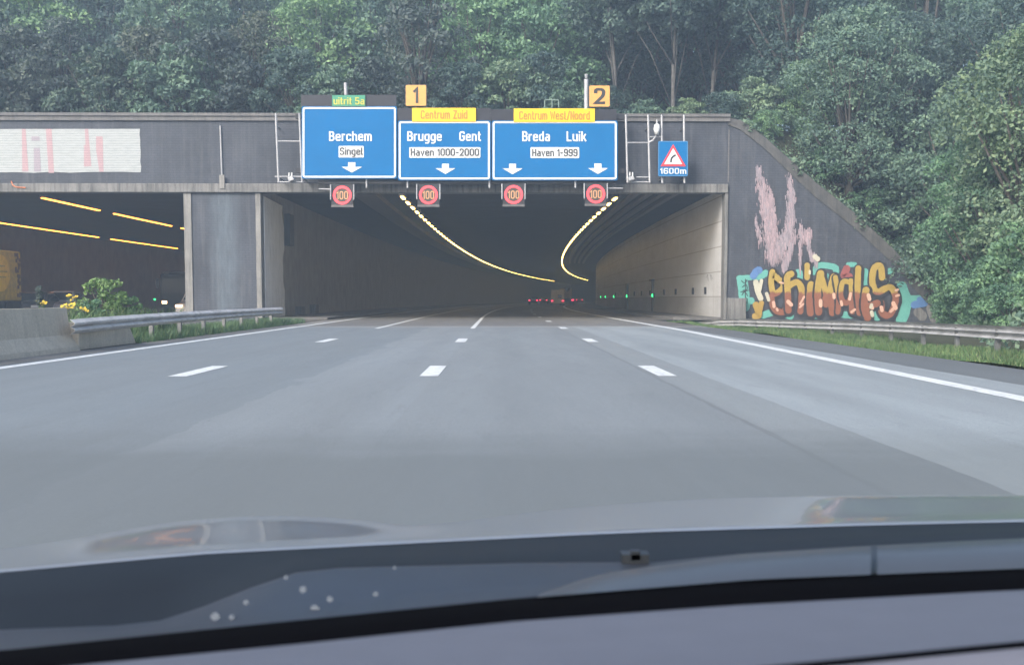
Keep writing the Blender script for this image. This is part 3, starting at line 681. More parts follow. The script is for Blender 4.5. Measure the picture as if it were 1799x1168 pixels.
# matrix speed signs
RA = 16.5
for i, (cx, cy) in enumerate(((601.2, 343), (752.6, 342.5), (902.3, 342), (1046.8, 341))):
    lab = ['lit 100 speed limit panel hanging under the Berchem sign', 'lit 100 speed limit panel hanging under the Brugge sign', 'lit 100 speed limit panel under the left arrow of the Breda sign', 'lit 100 speed limit panel under the right arrow of the Breda sign'][i]
    t = thing('speed_sign', lab, 'speed limit sign', at(cx, cy + 20, SY), 'lit speed limit panels over the lanes')
    b = MB(); slab(b, rrect(cx - 19, cy - 19, cx + 19, cy + 20, 1, 2), SY, .3); obj('box', b, M['box_grey'], t)
    b = MB(); slab(b, [(cx - 19, cy + 17), (cx + 19, cy + 17), (cx + 20, cy + 21), (cx - 20, cy + 21)], SY - .12, .1); obj('lower_lip', b, M['duct'], t)
    b = MB()
    N = 40
    for k in range(N):
        a, c2 = 2 * math.pi * k / N, 2 * math.pi * (k + 1) / N
        b.face([at(cx + r_ * math.cos(u), cy + r_ * math.sin(u), SY - .02) for r_, u in ((RA, a), (RA - 4.4, a), (RA - 4.4, c2), (RA, c2))])
    obj('red_ring', b, M['led_red'], t)
    b = MB(); b.face([at(cx + (RA - 4.2) * math.cos(2 * math.pi * k / N), cy + (RA - 4.2) * math.sin(2 * math.pi * k / N), SY - .01) for k in range(N)][::-1]); obj('dark_disc', b, M['led_back'], t)
    b = MB(); text(b, '100', cx - 10.2, cx + 10.2, cy - 7, cy + 7.5, SY - .03, .13); obj('digits', b, M['led_amber'], t)
    for sx in (-20.3, 20.3):
        b = MB(); b.tube([at(cx + sx, cy - 19, SY - .1), at(cx + sx, cy + 8, SY - .1)], .035, 6); obj('side_rail', b, M['steel_pale'], t)
# warning sign
t = thing('warning_sign', 'small blue sign with red bend triangle and 1600m, right of the gantry', 'warning sign', at(1182, 310, SY))
b = MB(); slab(b, rrect(1156.5, 248, 1208.5, 310, 2.5), SY, .08); obj('panel', b, M['sign_blue'], t)
b = MB(); ring(b, 1157, 248.5, 1208, 309.5, 2.3, .8, SY - .01); obj('border', b, plain('pale_blue', (.1, .25, .45)), t)
def tri(k): 
    c = (1182.8, 279); return [(c[0] + (x - c[0]) * k, c[1] + (y - c[1]) * k) for x, y in ((1182.6, 253.5), (1205, 292.5), (1160.6, 292.5))]
b = MB(); slab(b, tri(1.0), SY - .02, .012); obj('triangle', b, M['sign_red'], t)
b = MB(); slab(b, tri(.72), SY - .032, .01); obj('triangle_face', b, M['white'], t)
b = MB()
for p, q in (((1178.5, 285.5), (1179.5, 279)), ((1179.5, 279), (1182, 275.5)), ((1182, 275.5), (1187, 272.5))):
    P, Q = at(*p, SY - .04), at(*q, SY - .04); n_ = (Q - P).normalized(); s_ = Vector((-n_.z, 0, n_.x)) * .045; b.face([P + s_, P - s_, Q - s_, Q + s_][::-1])
obj('bend_arrow', b, M['black'], t)
b = MB(); text(b, '1600m', 1159.5, 1205.7, 295.5, 305.8, SY - .02, .13); obj('distance_text', b, M['white'], t)
# frames beside the signs
def frame(label, posts, bars, mat=M['steel_pale']):
    t = thing('sign_frame', label, 'sign frame', at(posts[0][0], posts[0][3], SY), 'galvanised frames on the portal front')
    for x0, y0, x1, y1 in posts:
        b = MB(); b.tube([at(x0, y0, SY + .25), at(x1, y1, SY + .25)], .055, 8); obj('post', b, mat, t)
    for x0, y0, x1, y1 in bars:
        b = MB(); b.tube([at(x0, y0, SY + .25), at(x1, y1, SY + .25)], .035, 8); obj('crossbar', b, mat, t)
    for x0, y0, x1, y1 in posts:
        b = MB(); p = at(x1, y1 - 8, SY + .25); b.tube([p, Vector((p.x, Y0 - .02, p.z))], .04, 6); p = at(x0, y0 + 22, SY + .25); b.tube([p, Vector((p.x, Y0 - .02, p.z))], .04, 6); obj('wall_bracket', b, M['steel'], t)
frame('pale metal ladder frame left of the Berchem sign', [(484.5, 199, 489.5, 321), (526, 199, 531, 321)], [(486, 248.5, 528, 248.5), (483, 310.5, 534, 310.5), (488, 320, 533, 320), (560, 332, 583, 333)])
frame('pale metal ladder frame between the Breda sign and warning sign', [(1099.5, 202, 1102.5, 321), (1138.5, 202, 1141.5, 321)], [(1101, 251, 1140, 251), (1118, 311.5, 1140, 311.5), (1103, 320, 1141, 320), (1066, 331, 1094, 331), (1139, 241, 1162, 241)])
frame('pale metal posts carrying the small blue warning sign', [(1162.5, 202, 1163.5, 322), (1201.5, 202, 1202.5, 322)], [(1163, 262, 1202, 262), (1163, 300, 1202, 300)])
def cam_lamp(name, label, cat, px, py, mast=None):
    p = at(px, py, SY + .1); t = thing(name, label, cat, p)
    b = MB(); b.obox(p, Vector((.14, 0, .04)), Vector((0, .2, 0)), Vector((-.03, 0, .1))); obj('head', b, M['steel_pale'], t, bevel=.03)
    b = MB(); b.tube([p + Vector((0, .1, 0)), at(*(mast or (px - 1, py + 8)), SY + .25)], .035, 6); obj('arm', b, M['steel'], t)
    b = MB(); b.tube([p + Vector((-.08, -.2, .12)), p + Vector((-.08, -.2, .3))], .035, 6); b.tube([p + Vector((.06, -.2, .12)), p + Vector((.06, -.2, .3))], .035, 6); obj('lens_tubes', b, M['white'], t)
cam_lamp('floodlight', 'small white floodlight at the foot of the left ladder frame', 'floodlight', 512, 315)
cam_lamp('floodlight', 'small white floodlight at the foot of the right ladder frame', 'floodlight', 1108.5, 314)
p = at(1154, 228, SY + .1)
t = thing('camera', 'white traffic camera on a bent arm above the warning sign', 'camera', p)
b = MB(); b.tube([p + Vector((0, 0, -.25)), p, p + Vector((.0, 0, .22)), p + Vector((0, 0, .3))], [.1, .17, .15, .06], 10); obj('housing', b, M['white'], t, smooth=True)
b = MB(); b.tube([p + Vector((0, 0, .3)), p + Vector((0, 0, .5))], .05, 8); obj('aerial', b, M['steel_pale'], t)
b = MB(); b.tube([p + Vector((0, 0, -.2)), at(1152, 240, SY + .1), at(1147, 247, SY + .2), at(1140, 250, SY + .25)], .05, 8); obj('arm', b, M['steel_pale'], t)
# gantry beam behind the signs, and its masts
t = thing('gantry', 'grey steel gantry carrying the blue signs across the tunnel mouth', 'gantry', at(810, 320, SY + .4))
for yy in (205, 300):
    b = MB(); l = at(520, yy, SY + .42); r_ = at(1096, yy, SY + .42); b.box(l.x, r_.x, l.y - .12, l.y + .12, l.z - .12, l.z + .12); obj('beam', b, M['box_grey'], t)
b = MB(); l = at(560, 320, SY + .3); r_ = at(1080, 320, SY + .3); b.box(l.x, r_.x, l.y - .05, l.y + .3, l.z - .09, l.z + .05); obj('hanger_rail', b, M['box_grey'], t)
for px in (644, 716, 860, 1011):
    b = MB(); p = at(px, 318, SY + .2); b.tube([p + Vector((0, 0, .2)), p + Vector((0, 0, -.35))], .05, 8); obj('hanger', b, M['steel_pale'], t)
for px in (560, 700, 850, 1000, 1080):
    b = MB(); p = at(px, 300, SY + .55); b.box(p.x - .08, p.x + .08, p.y, Y0 - .02, p.z - .08, p.z + .08); obj('bracket', b, M['steel'], t)
b = MB(); b.tube([at(607, 146, SY + .4), at(609, 200, SY + .4)], .09, 10); obj('mast', b, M['steel_pale'], t)
b = MB(); b.tube([at(1030, 140, SY + .4), at(1030, 205, SY + .4)], .12, 10); b.tube([at(1030, 138, SY + .4), at(1030, 131, SY + .4)], [.06, .1], 8); obj('mast', b, M['steel_pale'], t)
b = MB()
for p, q in (((957, 190), (957, 176)), ((957, 176), (981, 176)), ((981, 176), (982, 190)), ((970, 176), (970, 190))): b.tube([at(*p, SY + .4), at(*q, SY + .4)], .035, 6)
obj('handrail', b, plain('green_grey_paint', (.14, .2, .17)), t)

# ------------------------------------------------------------------ barriers and guardrails
bar = thing('concrete_barrier', 'grey concrete barrier at the left road edge, behind the rail end', 'barrier', (-9.3, 22, 0))
def jersey(b, ya, yb, x, top, step=3.0):
    prof = [(.36, 0), (.33, .1), (.16, .35), (.09, top), (-.09, top), (-.16, .35), (-.33, .1), (-.36, 0)]
    n = max(1, int((yb - ya) / step)); rows = [[(x + px, ya + (yb - ya) * i / n, pz_) for px, pz_ in prof] for i in range(n + 1)]
    b.loft(rows); b.face(list(rows[-1])); b.face(rows[0][::-1])
b = MB(); jersey(b, -30, 23.2, -9.32, .92); obj('wall_section', b, M['conc_barrier'], bar)
b = MB(); b.prism([(-9.62, 23.23, 0), (-9.62, 26.9, 0), (-9.62, 26.35, .55), (-9.62, 23.23, .62)], (.62, 0, 0)); obj('end_block', b, M['conc_barrier'], bar, bevel=.03)
b = MB(); b.box(-9.21, -9.16, 19.55, 19.85, .62, .76); obj('reflector', b, M['white'], bar)
def wrail(b, path, z=None, h=.31):
    prof = [(0, 0), (.03, .03), (.075, .07), (.075, .1), (.03, .14), (.0, .155), (.03, .17), (.075, .21), (.075, .24), (.03, .28), (0, .31)]
    rows = []
    for i, p in enumerate(path):
        p = Vector(p); t_ = (Vector(path[min(i + 1, len(path) - 1)]) - Vector(path[max(i - 1, 0)])); t_.z = 0; t_.normalize()
        nn = Vector((t_.y, -t_.x, 0)) * wside
        rows.append([p + nn * a * 1.3 + Vector((0, 0, c - .31)) for a, c in prof] + [p + nn * (a * 1.3 - .008) + Vector((0, 0, c - .31)) for a, c in reversed(prof)])
    b.loft(rows, close=True); b.face(rows[0]); b.face(rows[-1][::-1])
gr = thing('guardrail', 'grey steel guardrail on the left verge running to the brick pillar', 'guardrail', (-9.2, 35, 0))
wside = 1
b = MB(); pts = [(-8.93, 22.6, .68), (-8.95, 24, .7), (-9.02, 27, .72), (-9.1, 31, .74), (-9.2, 36, .75), (-9.3, 41, .75), (-9.35, 46.5, .75)]; wrail(b, pts); obj('beam', b, M['steel_rail'], gr, smooth=False)
for y in (28.5, 31.2, 33.9, 36.6, 39.3, 42, 44.7):
    b = MB(); x = float(np.interp(y, [p[1] for p in pts], [p[0] for p in pts])) - .09; b.box(x - .05, x + .05, y - .06, y + .06, -.2, .66); obj('post', b, M['steel'], gr)
gr = thing('guardrail', 'grey steel guardrail on the right verge in front of the graffiti wall', 'guardrail', (10, 35, -.4))
wside = -1
rp = [at(1225, 566, 54.5), at(1262, 561, 52), at(1300, 560, 49.5), at(1400, 562, 43), at(1500, 563.5, 37.5), at(1600, 566, 32.5), at(1700, 570, 28), at(1799, 574.5, 24.6), at(1990, 586, 19.5)]
b = MB(); wrail(b, rp); obj('beam', b, M['steel_rail_right'], gr)
for k in range(12):
    y = 53 - 2.67 * k; x = float(np.interp(-y, [-p.y for p in rp], [p.x for p in rp])) + .1; z = float(np.interp(-y, [-p.y for p in rp], [p.z for p in rp]))
    b = MB(); b.box(x - .05, x + .05, y - .06, y + .06, z - 1.1, z - .1); obj('post', b, M['steel'], gr)

# ------------------------------------------------------------------ foliage
def leaf_mat(name, cols, trans=.3):
    t = NT(name); gm = t.n('NewGeometry'); c = t.ramp(gm.outputs['Random Per Island'], [(i / max(1, len(cols) - 1), k) for i, k in enumerate(cols)])
    nv = t.noise(t.coord(), .55, 3); c = t.mix(1, c, t.ramp(nv, [(.3, (.5, .58, .66)), (.7, (1.3, 1.3, 1.15))]), 'MULTIPLY'); ob_ = t.n('ObjectInfo'); c = t.mix(1, c, t.ramp(ob_.outputs['Random'], [(0, (.8, .85, .85)), (.5, (1, 1, 1)), (1, (1.2, 1.1, .9))]), 'MULTIPLY')
    t.base(c, .6, spec=.3); tr = t.n('BsdfTranslucent'); t.l(t.mix(1, c, (1.15, 1.35, .85), 'MULTIPLY'), tr.inputs[0])
    mx = t.n('MixShader'); mx.inputs[0].default_value = trans; t.l(t.b.outputs[0], mx.inputs[1]); t.l(tr.outputs[0], mx.inputs[2]); t.l(mx.outputs[0], t.out.inputs[0]); return t.mat
LM = [leaf_mat('leaf_dark', [(0.047, 0.084, 0.088), (0.073, 0.118, 0.114), (0.103, 0.153, 0.131)]),
      leaf_mat('leaf_mid', [(0.088, 0.147, 0.131), (0.131, 0.204, 0.163), (0.191, 0.265, 0.196)]),
      leaf_mat('leaf_olive', [(0.059, 0.082, 0.092), (0.080, 0.107, 0.112), (0.109, 0.135, 0.127)]),
      leaf_mat('leaf_fresh', [(0.099, 0.181, 0.130), (0.145, 0.246, 0.158), (0.198, 0.323, 0.185)])]
M['bark'] = plain('bark', (.075, .068, .06), .95, var=.4, scale=5)
rg = np.random.default_rng(11)
def leaf_quads(P, N, size, droop=.25, aspect=.55):
    # P: leaf centres, N: outward directions; returns a mesh of one rhombus per leaf
    n = len(P); u = rg.normal(size=(n, 3)); u[:, 2] -= droop; u /= np.linalg.norm(u, axis=1)[:, None]
    nn = N + rg.normal(size=(n, 3)) * .55; nn[:, 2] += .35
    v = np.cross(nn, u); v /= np.linalg.norm(v, axis=1)[:, None] + 1e-9
    s = (size * rg.uniform(.6, 1.35, n))[:, None]
    return np.stack([P - u * s * .5, P + v * s * aspect * .5 + u * s * .05, P + u * s * .5, P - v * s * aspect * .5 + u * s * .05], 1).reshape(-1, 3)
def quads_mesh(name, V):
    n = len(V) // 4; me = bpy.data.meshes.new(name); me.vertices.add(len(V)); me.vertices.foreach_set('co', V.astype(np.float32).ravel())
    me.loops.add(4 * n); me.loops.foreach_set('vertex_index', np.arange(4 * n, dtype=np.int32)); me.polygons.add(n)
    me.polygons.foreach_set('loop_start', np.arange(0, 4 * n, 4, dtype=np.int32)); me.update(calc_edges=True); me.validate(); return me
def clumps_leaves(cl, per, size, up=.2):
    V = []
    for (c, r, k) in cl:
        n = int(per * k); d = rg.normal(size=(n, 3)); d /= np.linalg.norm(d, axis=1)[:, None]
        d[:, 2] = np.where(d[:, 2] < -.35, -d[:, 2], d[:, 2])
        rad = rg.uniform(.55, 1.1, n) ** .6
        P = np.array(c) + d * rad[:, None] * np.array(r)
        V.append(leaf_quads(P, d, size))
    return np.concatenate(V)
def make_tree(name, label, cat, h, crown_r, base_frac, nclump, per, leaf, mat, seed, lean=0.0, narrow=1.0, bare=0, limbs=2, girth=1.0):
    rr = random.Random(seed); t = thing(name, label, cat)
    tb_ = MB(); th = h * (base_frac + .25)
    top = Vector((lean, 0, th)); pts = [Vector((lean * u + rr.uniform(-.06, .06) * h * .2 * u, rr.uniform(-.05, .05) * u * h * .2, th * u)) for u in (0, .25, .5, .75, 1)]
    r0 = (.022 * h + .03) * girth; tb_.tube(pts, [r0 * 1.3, r0, r0 * .85, r0 * .7, r0 * .5], 8)
    cl = []
    for i in range(nclump):
        f = (i + .5) / nclump; z = h * (base_frac + (1 - base_frac) * (f ** .85))
        prof = math.sin(math.pi * min(.96, .16 + .8 * f)) ** .7
        a = i * 2.4 + rr.uniform(-.5, .5); q = rr.uniform(.35, 1.0) * crown_r * prof
        s = rr.uniform(.17, .38) * crown_r * (1.1 - .35 * f)
        c = (lean * f + q * math.cos(a), q * math.sin(a) * narrow, min(z, h - s * .4)); cl.append((c, (s * 1.15, s * 1.15, s * .8), (s / (.32 * crown_r)) ** 2))
        if i % limbs == 0:
            st = pts[min(4, int(1 + 3 * f))]; e = Vector(c); mid = (st + e) / 2 + Vector((0, 0, .08 * h * rr.uniform(-.5, 1)))
            tb_.tube([st, mid, e], [r0 * .45, r0 * .28, r0 * .08], 5)
    for i in range(bare):
        a = rr.uniform(0, 6.28); e = Vector((math.cos(a) * crown_r * .5, math.sin(a) * crown_r * .4, h * rr.uniform(.75, 1.02))); tb_.tube([pts[2], (pts[2] + e) / 2 + Vector((0, 0, .4)), e], [r0 * .4, r0 * .25, r0 * .06], 5)
    obj('trunk', tb_, M['bark'], t, smooth=True)
    link('crown', quads_mesh('crown', clumps_leaves(cl, per, leaf)), mat, t)
    return t
protos = {}
def proto(key, *a, **k):
    t = make_tree(*a, **k); protos[key] = [t, False]
proto('shrub0', 'shrub', '', 'shrub', 6.0, 2.9, .04, 44, 300, .25, LM[2], 1)
proto('shrub1', 'shrub', '', 'shrub', 5.2, 2.6, .04, 40, 300, .24, LM[0], 2)
proto('shrub2', 'shrub', '', 'shrub', 6.6, 2.4, .05, 44, 260, .2, LM[2], 3, bare=9)
proto('shrub3', 'shrub', '', 'shrub', 4.2, 2.4, .03, 34, 300, .24, LM[1], 4)
proto('tree0', 'tree', '', 'tree', 12.5, 4.2, .22, 70, 300, .31, LM[1], 5)
proto('tree1', 'tree', '', 'tree', 13.5, 4.0, .35, 62, 300, .31, LM[0], 6, lean=.8)
proto('tree2', 'tree', '', 'tree', 11.5, 4.4, .15, 72, 300, .31, LM[3], 7)
M['bark_pale'] = plain('pale_bark', (.085, .082, .078), .95, var=.4, scale=5)
proto('thin', 'tree', '', 'tree', 11.5, 3.2, .6, 44, 300, .3, LM[0], 31, lean=.9, limbs=7, girth=.45)
for c_ in protos['thin'][0].children:
    if c_.name.startswith('trunk'): c_.data.materials[0] = M['bark_pale']
proto('near0', 'tree', '', 'tree', 10.5, 3.9, .10, 80, 480, .2, LM[1], 8, lean=-.8)
proto('near1', 'tree', '', 'tree', 9.0, 3.5, .08, 74, 480, .2, LM[3], 9)
proto('near2', 'tree', '', 'tree', 11, 3.6, .18, 70, 450, .2, LM[0], 10, lean=.6)
proto('bush', 'bush', '', 'bush', 2.6, 1.9, .03, 26, 380, .17, LM[3], 12)
def plant(key, px, py_base, Y, sc, label, group, rz=None, z=None, sx=1.0):
    x = at(px, 500, Y).x; zz = (hill(x, Y) - .15) if z is None else z
    rz = rnd.uniform(0, 6.28) if rz is None else rz
    p, used = protos[key]; s = (sc * sx, sc * sx, sc)
    if not used:
        p.location = (x, Y, zz); p['label'] = label; p['group'] = group; p.scale = s; p.rotation_euler.z = rz; protos[key][1] = True; return p
    return copy_tree(p, (x, Y, zz), label, group, s, rz)
GH = 'shrubs along the top of the tunnel portal'
for key, px, Y, sc, lab in [
    ('shrub1', -40, 61, 1.05, 'dark shrub above the portal at the left picture edge'),
    ('shrub0', 45, 61.5, .95, 'olive shrub above the left half of the pale mural'),
    ('shrub2', 120, 62, 1.0, 'twiggy olive shrub above the middle of the pale mural'),
    ('shrub1', 190, 61, .95, 'dark shrub above the right end of the pale mural'),
    ('shrub0', 262, 62.5, 1.0, 'olive shrub just right of the mural, above the portal coping'),
    ('shrub3', 318, 60.5, 1.0, 'low green shrub left of the drain pipe, on the portal top'),
    ('shrub0', 385, 61.5, .92, 'yellowish olive shrub above the white drain pipe'),
    ('shrub2', 455, 62.5, 1.02, 'twiggy olive shrub left of the ladder frame and Berchem sign'),
    ('shrub1', 520, 60.8, .85, 'dark shrub behind the left edge of the Berchem sign'),
    ('shrub3', 590, 60.8, .95, 'green shrub behind the green exit tab'),
    ('shrub0', 655, 61.5, .75, 'olive shrub between the exit tab and the numeral 1 sign'),
    ('shrub2', 740, 63, 1.35, 'tall brownish twiggy shrub rising behind the numeral 1 sign'),
    ('shrub1', 815, 61, .75, 'dark shrub above the right end of the Centrum Zuid tab'),
    ('shrub3', 890, 61.5, .95, 'green shrub above the gap between the two yellow tabs'),
    ('shrub1', 950, 62, .8, 'dark shrub behind the small green handrail on the gantry'),
    ('shrub3', 985, 60.5, .62, 'small green shrub left of the grey gantry mast'),
    ('shrub1', 1060, 64, .6, 'dark low shrub behind the numeral 2 sign'),
    ('shrub3', 1130, 60.5, .5, 'low fresh shrub behind the right ladder frame'),
    ('shrub3', 1205, 60.5, .45, 'low fresh shrub behind the warning sign posts'),
    ('shrub3', 1318, 62, .8, 'green shrub behind the top bend of the sloping coping'),
    ('shrub1', 1262, 61, .5, 'low dark shrub at the portal corner where the wing wall starts')]:
    plant(key, px, 0, Y, sc, lab, GH)
GT = 'trees on the hill behind the portal'
for key, px, Y, sc, lab in [
    ('tree0', -60, 72, 1.0, 'tall tree behind the shrubs at the far left top'),
    ('tree2', 60, 74, 1.0, 'bright green tree top behind the mural shrubs'),
    ('tree1', 190, 76, .95, 'dark tree behind the shrubs over the mural end'),
    ('tree0', 320, 74, 1.0, 'green tree behind the shrub left of the drain pipe'),
    ('tree1', 440, 78, .92, 'tall dark tree behind the ladder-frame shrub'),
    ('tree2', 560, 74, .98, 'fresh green tree rising behind the exit tab'),
    ('tree0', 670, 75, .95, 'green tree left of the tall twiggy shrub'),
    ('tree2', 835, 71, .92, 'bright leafy tree between the two numbered signs'),
    ('tree2', 940, 72, .95, 'bright leafy tree above the Centrum West tab'),
    ('tree0', 1030, 76, .98, 'green tree behind the grey gantry mast'),
    ('thin', 1085, 67, .95, 'slender pale-stemmed tree just right of the numeral 2 sign'),
    ('thin', 1178, 66, 1.0, 'slender leaning pale-stemmed tree above the warning sign'),
    ('thin', 1240, 67.5, .92, 'slender pale-stemmed tree left of the wing wall corner'),
    ('tree1', 1120, 75, .9, 'dark thin-stemmed tree behind the right ladder frame'),
    ('tree1', 1215, 74, .93, 'dark leaning tree with bare stem behind the warning sign'),
    ('tree1', 1290, 71, .9, 'dark tree behind the top corner of the wing wall')]:
    plant(key, px, 0, Y, sc, lab, GT)
GB = 'far wood on the hill top'
for i in range(17):
    plant(('tree0', 'tree1', 'tree2')[i % 3], -140 + 112 * i + rnd.uniform(-25, 25), 0, 86 + (i * 7 % 11), 1.38 + .1 * (i % 3), 'tree in the dense back row on the hill above the tunnel', GB)
GR = 'trees on the right bank'
for key, px, Y, sc, lab in [
    ('near2', 1395, 64, 1.1, 'dark tree behind the sloping coping of the wing wall'),
    ('tree0', 1480, 70, 1.05, 'tall green tree behind the wing wall slope'),
    ('near0', 1490, 60, .95, 'leafy tree above the middle of the sloping coping'),
    ('near2', 1575, 62, 1.1, 'dark tree behind the lower wing wall slope'),
    ('near1', 1720, 55, .95, 'fresh green tree above the low end of the wing wall'),
    ('near0', 1700, 57, 1.1, 'broad leaning tree high on the right bank'),
    ('near2', 1790, 60, 1.15, 'dark tall tree high on the bank at the right edge'),
    ('near1', 1745, 46, .85, 'fresh green tree low on the right bank behind the guardrail'),
    ('near0', 1830, 43, .95, 'leafy tree near the right picture edge on the bank'),
    ('near0', 1620, 68, 1.2, 'tall leafy tree at the back of the right bank'),
    ('tree1', 1720, 74, 1.25, 'tall dark tree crowning the right bank'),
    ('tree0', 1850, 72, 1.2, 'tall green tree crowning the bank at the right edge'),
    ('near1', 1420, 61.5, .55, 'small bright tree just above the coping bend'),
    ('near2', 1890, 50, 1.1, 'dark tree half outside the right picture edge')]:
    plant(key, px, 0, Y, sc, lab, GR)
GU = 'bushes at the foot of the right bank'
for i, (px, Y, sc, lab) in enumerate([
    (1345, 59.6, .55, 'small bush on the upper part of the sloping coping'), (1440, 59.6, .7, 'bush leaning over the middle of the sloping coping'), (1520, 59.4, .7, 'bush behind the sloping coping above the pink splash'),
    (1600, 59.5, .75, 'bush overhanging the coping above the graffiti letters'), (1692, 53, .5, 'bush covering the right end of the graffiti wall'), (1700, 55.5, .9, 'bush on the bank just above the low wall end'),
    (1700, 50, .9, 'bush on the right bank behind the guardrail, nearer the wall'), (1725, 43, .7, 'small bush at the bank foot behind the guardrail'), (1765, 40, .85, 'bush on the bank foot near the right edge'),
    (1800, 46, 1.2, 'large bush on the bank at the right picture edge'), (1775, 33.5, .55, 'low bush right behind the guardrail at the right edge'), (1840, 36, 1.0, 'bush partly outside the right picture edge'), (1560, 61, 1.0, 'large bush behind the coping left of the wall end'), (1690, 60, 1.2, 'large bush high above the low wall end')]):
    plant('bush', px, 0, Y, sc, lab, GU)
# ivy and bramble carpet on the bank
def scatter(fn, n, size, mat, name, kind='stuff', droop=.2):
    P = np.array([fn() for _ in range(n)]); N = np.tile(np.array([[-.2, -.5, .8]]), (n, 1))
    return link(name, quads_mesh(name, leaf_quads(P, N, size, droop)), mat, kind=kind)
def bank_pt():
    while True:
        y = rnd.uniform(24, 78); x = rnd.uniform(10.5, 44)
        if x > toe(min(y, Y0)) - .3 or (y > Y0 + .8 and x > 12.5):
            return (x, y, hill(x, y) + abs(rnd.gauss(0, .28)))
def spill_pt():
    u = rnd.uniform(.06, 1); x = WX[0] + (WX[-1] - WX[0]) * u; z = float(np.interp(x, WX, WZ)); k = max(0, math.sin(x * 2.1) + .6 * math.sin(x * 5.3 + 1)) * (.4 + .55 * u)
    return (x + rnd.gauss(0, .12), Y0 + .6 - rnd.random() ** .7 * .85 * min(1, k * 1.6), z + rnd.uniform(-.55, .35) * k + .12)
pts_ = [spill_pt() for _ in range(5200)] + [bank_pt() for _ in range(40000)]; it_ = iter(pts_)
scatter(lambda: next(it_), 45200, .2, LM[1], 'undergrowth')
def top_pt():
    x = rnd.uniform(-40, 13); y = rnd.uniform(Y0 + .9, 72); return (x, y, hill(x, y) + abs(rnd.gauss(0, .3)))
scatter(top_pt, 16000, .2, LM[0], 'ground_cover')
# grass
def blades(fn, n, h, wd, mat, name, mb=None):
    V = np.empty((n, 4, 3))
    for i in range(n):
        x, y, z = fn(); a = rnd.uniform(0, 6.28); hh = h * rnd.uniform(.4, 1.3); dx, dy = math.cos(a) * wd, math.sin(a) * wd
        lx, ly = rnd.gauss(0, .35) * hh, rnd.gauss(0, .35) * hh
        V[i] = ((x - dx, y - dy, z), (x + dx, y + dy, z), (x + lx * .6 + dx * .6, y + ly * .6 + dy * .6, z + hh * .65), (x + lx, y + ly, z + hh))
    return link(name, quads_mesh(name, V.reshape(-1, 3)), mat, kind='stuff')
LG = leaf_mat('grass_blade', [(.065, .13, .07), (.095, .165, .085), (.15, .19, .1)], .25)
def verge_r():
    y = rnd.uniform(12, 54) ; x = 8.35 + rnd.random() ** 1.2 * min(4.5, max(.4, toe(y) - 8.6)); return (x, y, hill(x, y) - .02)
blades(verge_r, 42000, .15, .012, LG, 'verge_grass')
def verge_l():
    y = rnd.uniform(26.8, 50); x = rnd.uniform(-10.9, -9.0 + .15 * rnd.random()); return (x, y, .0)
blades(verge_l, 13000, .26, .012, LG, 'median_grass')
def verge_top():
    y = rnd.uniform(14, 34); x = rnd.uniform(-11.1, -9.8); return (x, y, .0)
blades(verge_top, 3500, .72, .014, LG, 'tall_grass')
# median bush and ragwort
LB = leaf_mat('leaf_bright', [(0.100, 0.180, 0.096), (0.150, 0.247, 0.120), (0.200, 0.304, 0.156)])
t = make_tree('bush', 'bright leafy bush on the median in front of the left tunnel mouth', 'bush', 1.62, .72, .1, 24, 130, .11, LB, 21)
p = at(184, 545, 31); t.location = (p.x, 31, 0)
t = make_tree('bush', 'low spreading bush beside the taller bush, right side of the median', 'bush', 1.12, .62, .08, 18, 110, .1, LB, 22)
p = at(226, 545, 31.5); t.location = (p.x, 31.5, 0)
t = make_tree('bush', 'low dark bush left of the bright median bush', 'bush', 1.05, .45, .1, 14, 110, .1, LM[3], 23)
p = at(160, 545, 30); t.location = (p.x, 30, 0)
YF = plain('ragwort_yellow', (.5, .36, .02), .6)
def ragwort(px, py, Y, label):
    top = at(px, py, Y); t = thing('flower', label, 'wild flower', (top.x, Y, 0), 'yellow ragwort on the median')
    b = MB()
    for k in range(6):
        fb = MB()
        e = top + Vector((rnd.uniform(-.12, .12), rnd.uniform(-.1, .1), rnd.uniform(-.1, .03))); b.tube([(top.x, Y, 0), (top.x + (e.x - top.x) * .3, Y, top.z * .6), e], [.012, .01, .006], 5)
        for j in range(4):
            c_ = e + Vector((rnd.uniform(-.035, .035), rnd.uniform(-.02, .02), rnd.uniform(-.02, .025))); a0 = rnd.random()
            fb.face([c_ + Vector((.024 * math.cos(a0 + u * 1.047), .014 * math.sin(a0 + u * 1.047), .02 * math.sin(a0 + u * 1.047))) for u in range(6)])
        obj('flower_head', fb, YF, t)
    obj('stem', b, LG, t)
for px, py, Y, lab in ((75, 530, 27, 'leftmost yellow ragwort, low over the barrier beside the dark car'), (127, 520, 29, 'tallest yellow ragwort, in front of the silver car roof'), (124, 535, 28, 'yellow ragwort just below the tallest one'), (148, 541, 28.5, 'small yellow ragwort nearest the leafy median bush'), (113, 536, 27.5, 'yellow ragwort in the middle of the cluster')):
    ragwort(px, py, Y, lab)
t = thing('weed', 'tall pale seeding weed stalk in front of the yellow lorry', 'weed', (at(68, 500, 26).x, 26, 0))
b = MB()
top = at(68, 503, 26); b.tube([(top.x, 26, 0), top], [.02, .012], 6); obj('stem', b, LG, t)
P = np.array([[top.x + rnd.gauss(0, .03), 26 + rnd.gauss(0, .03), top.z - rnd.random() * .45] for _ in range(220)]); link('seed_head', quads_mesh('seed_head', leaf_quads(P, np.tile([[0, -1, .3]], (220, 1)), .06)), LM[2], t)

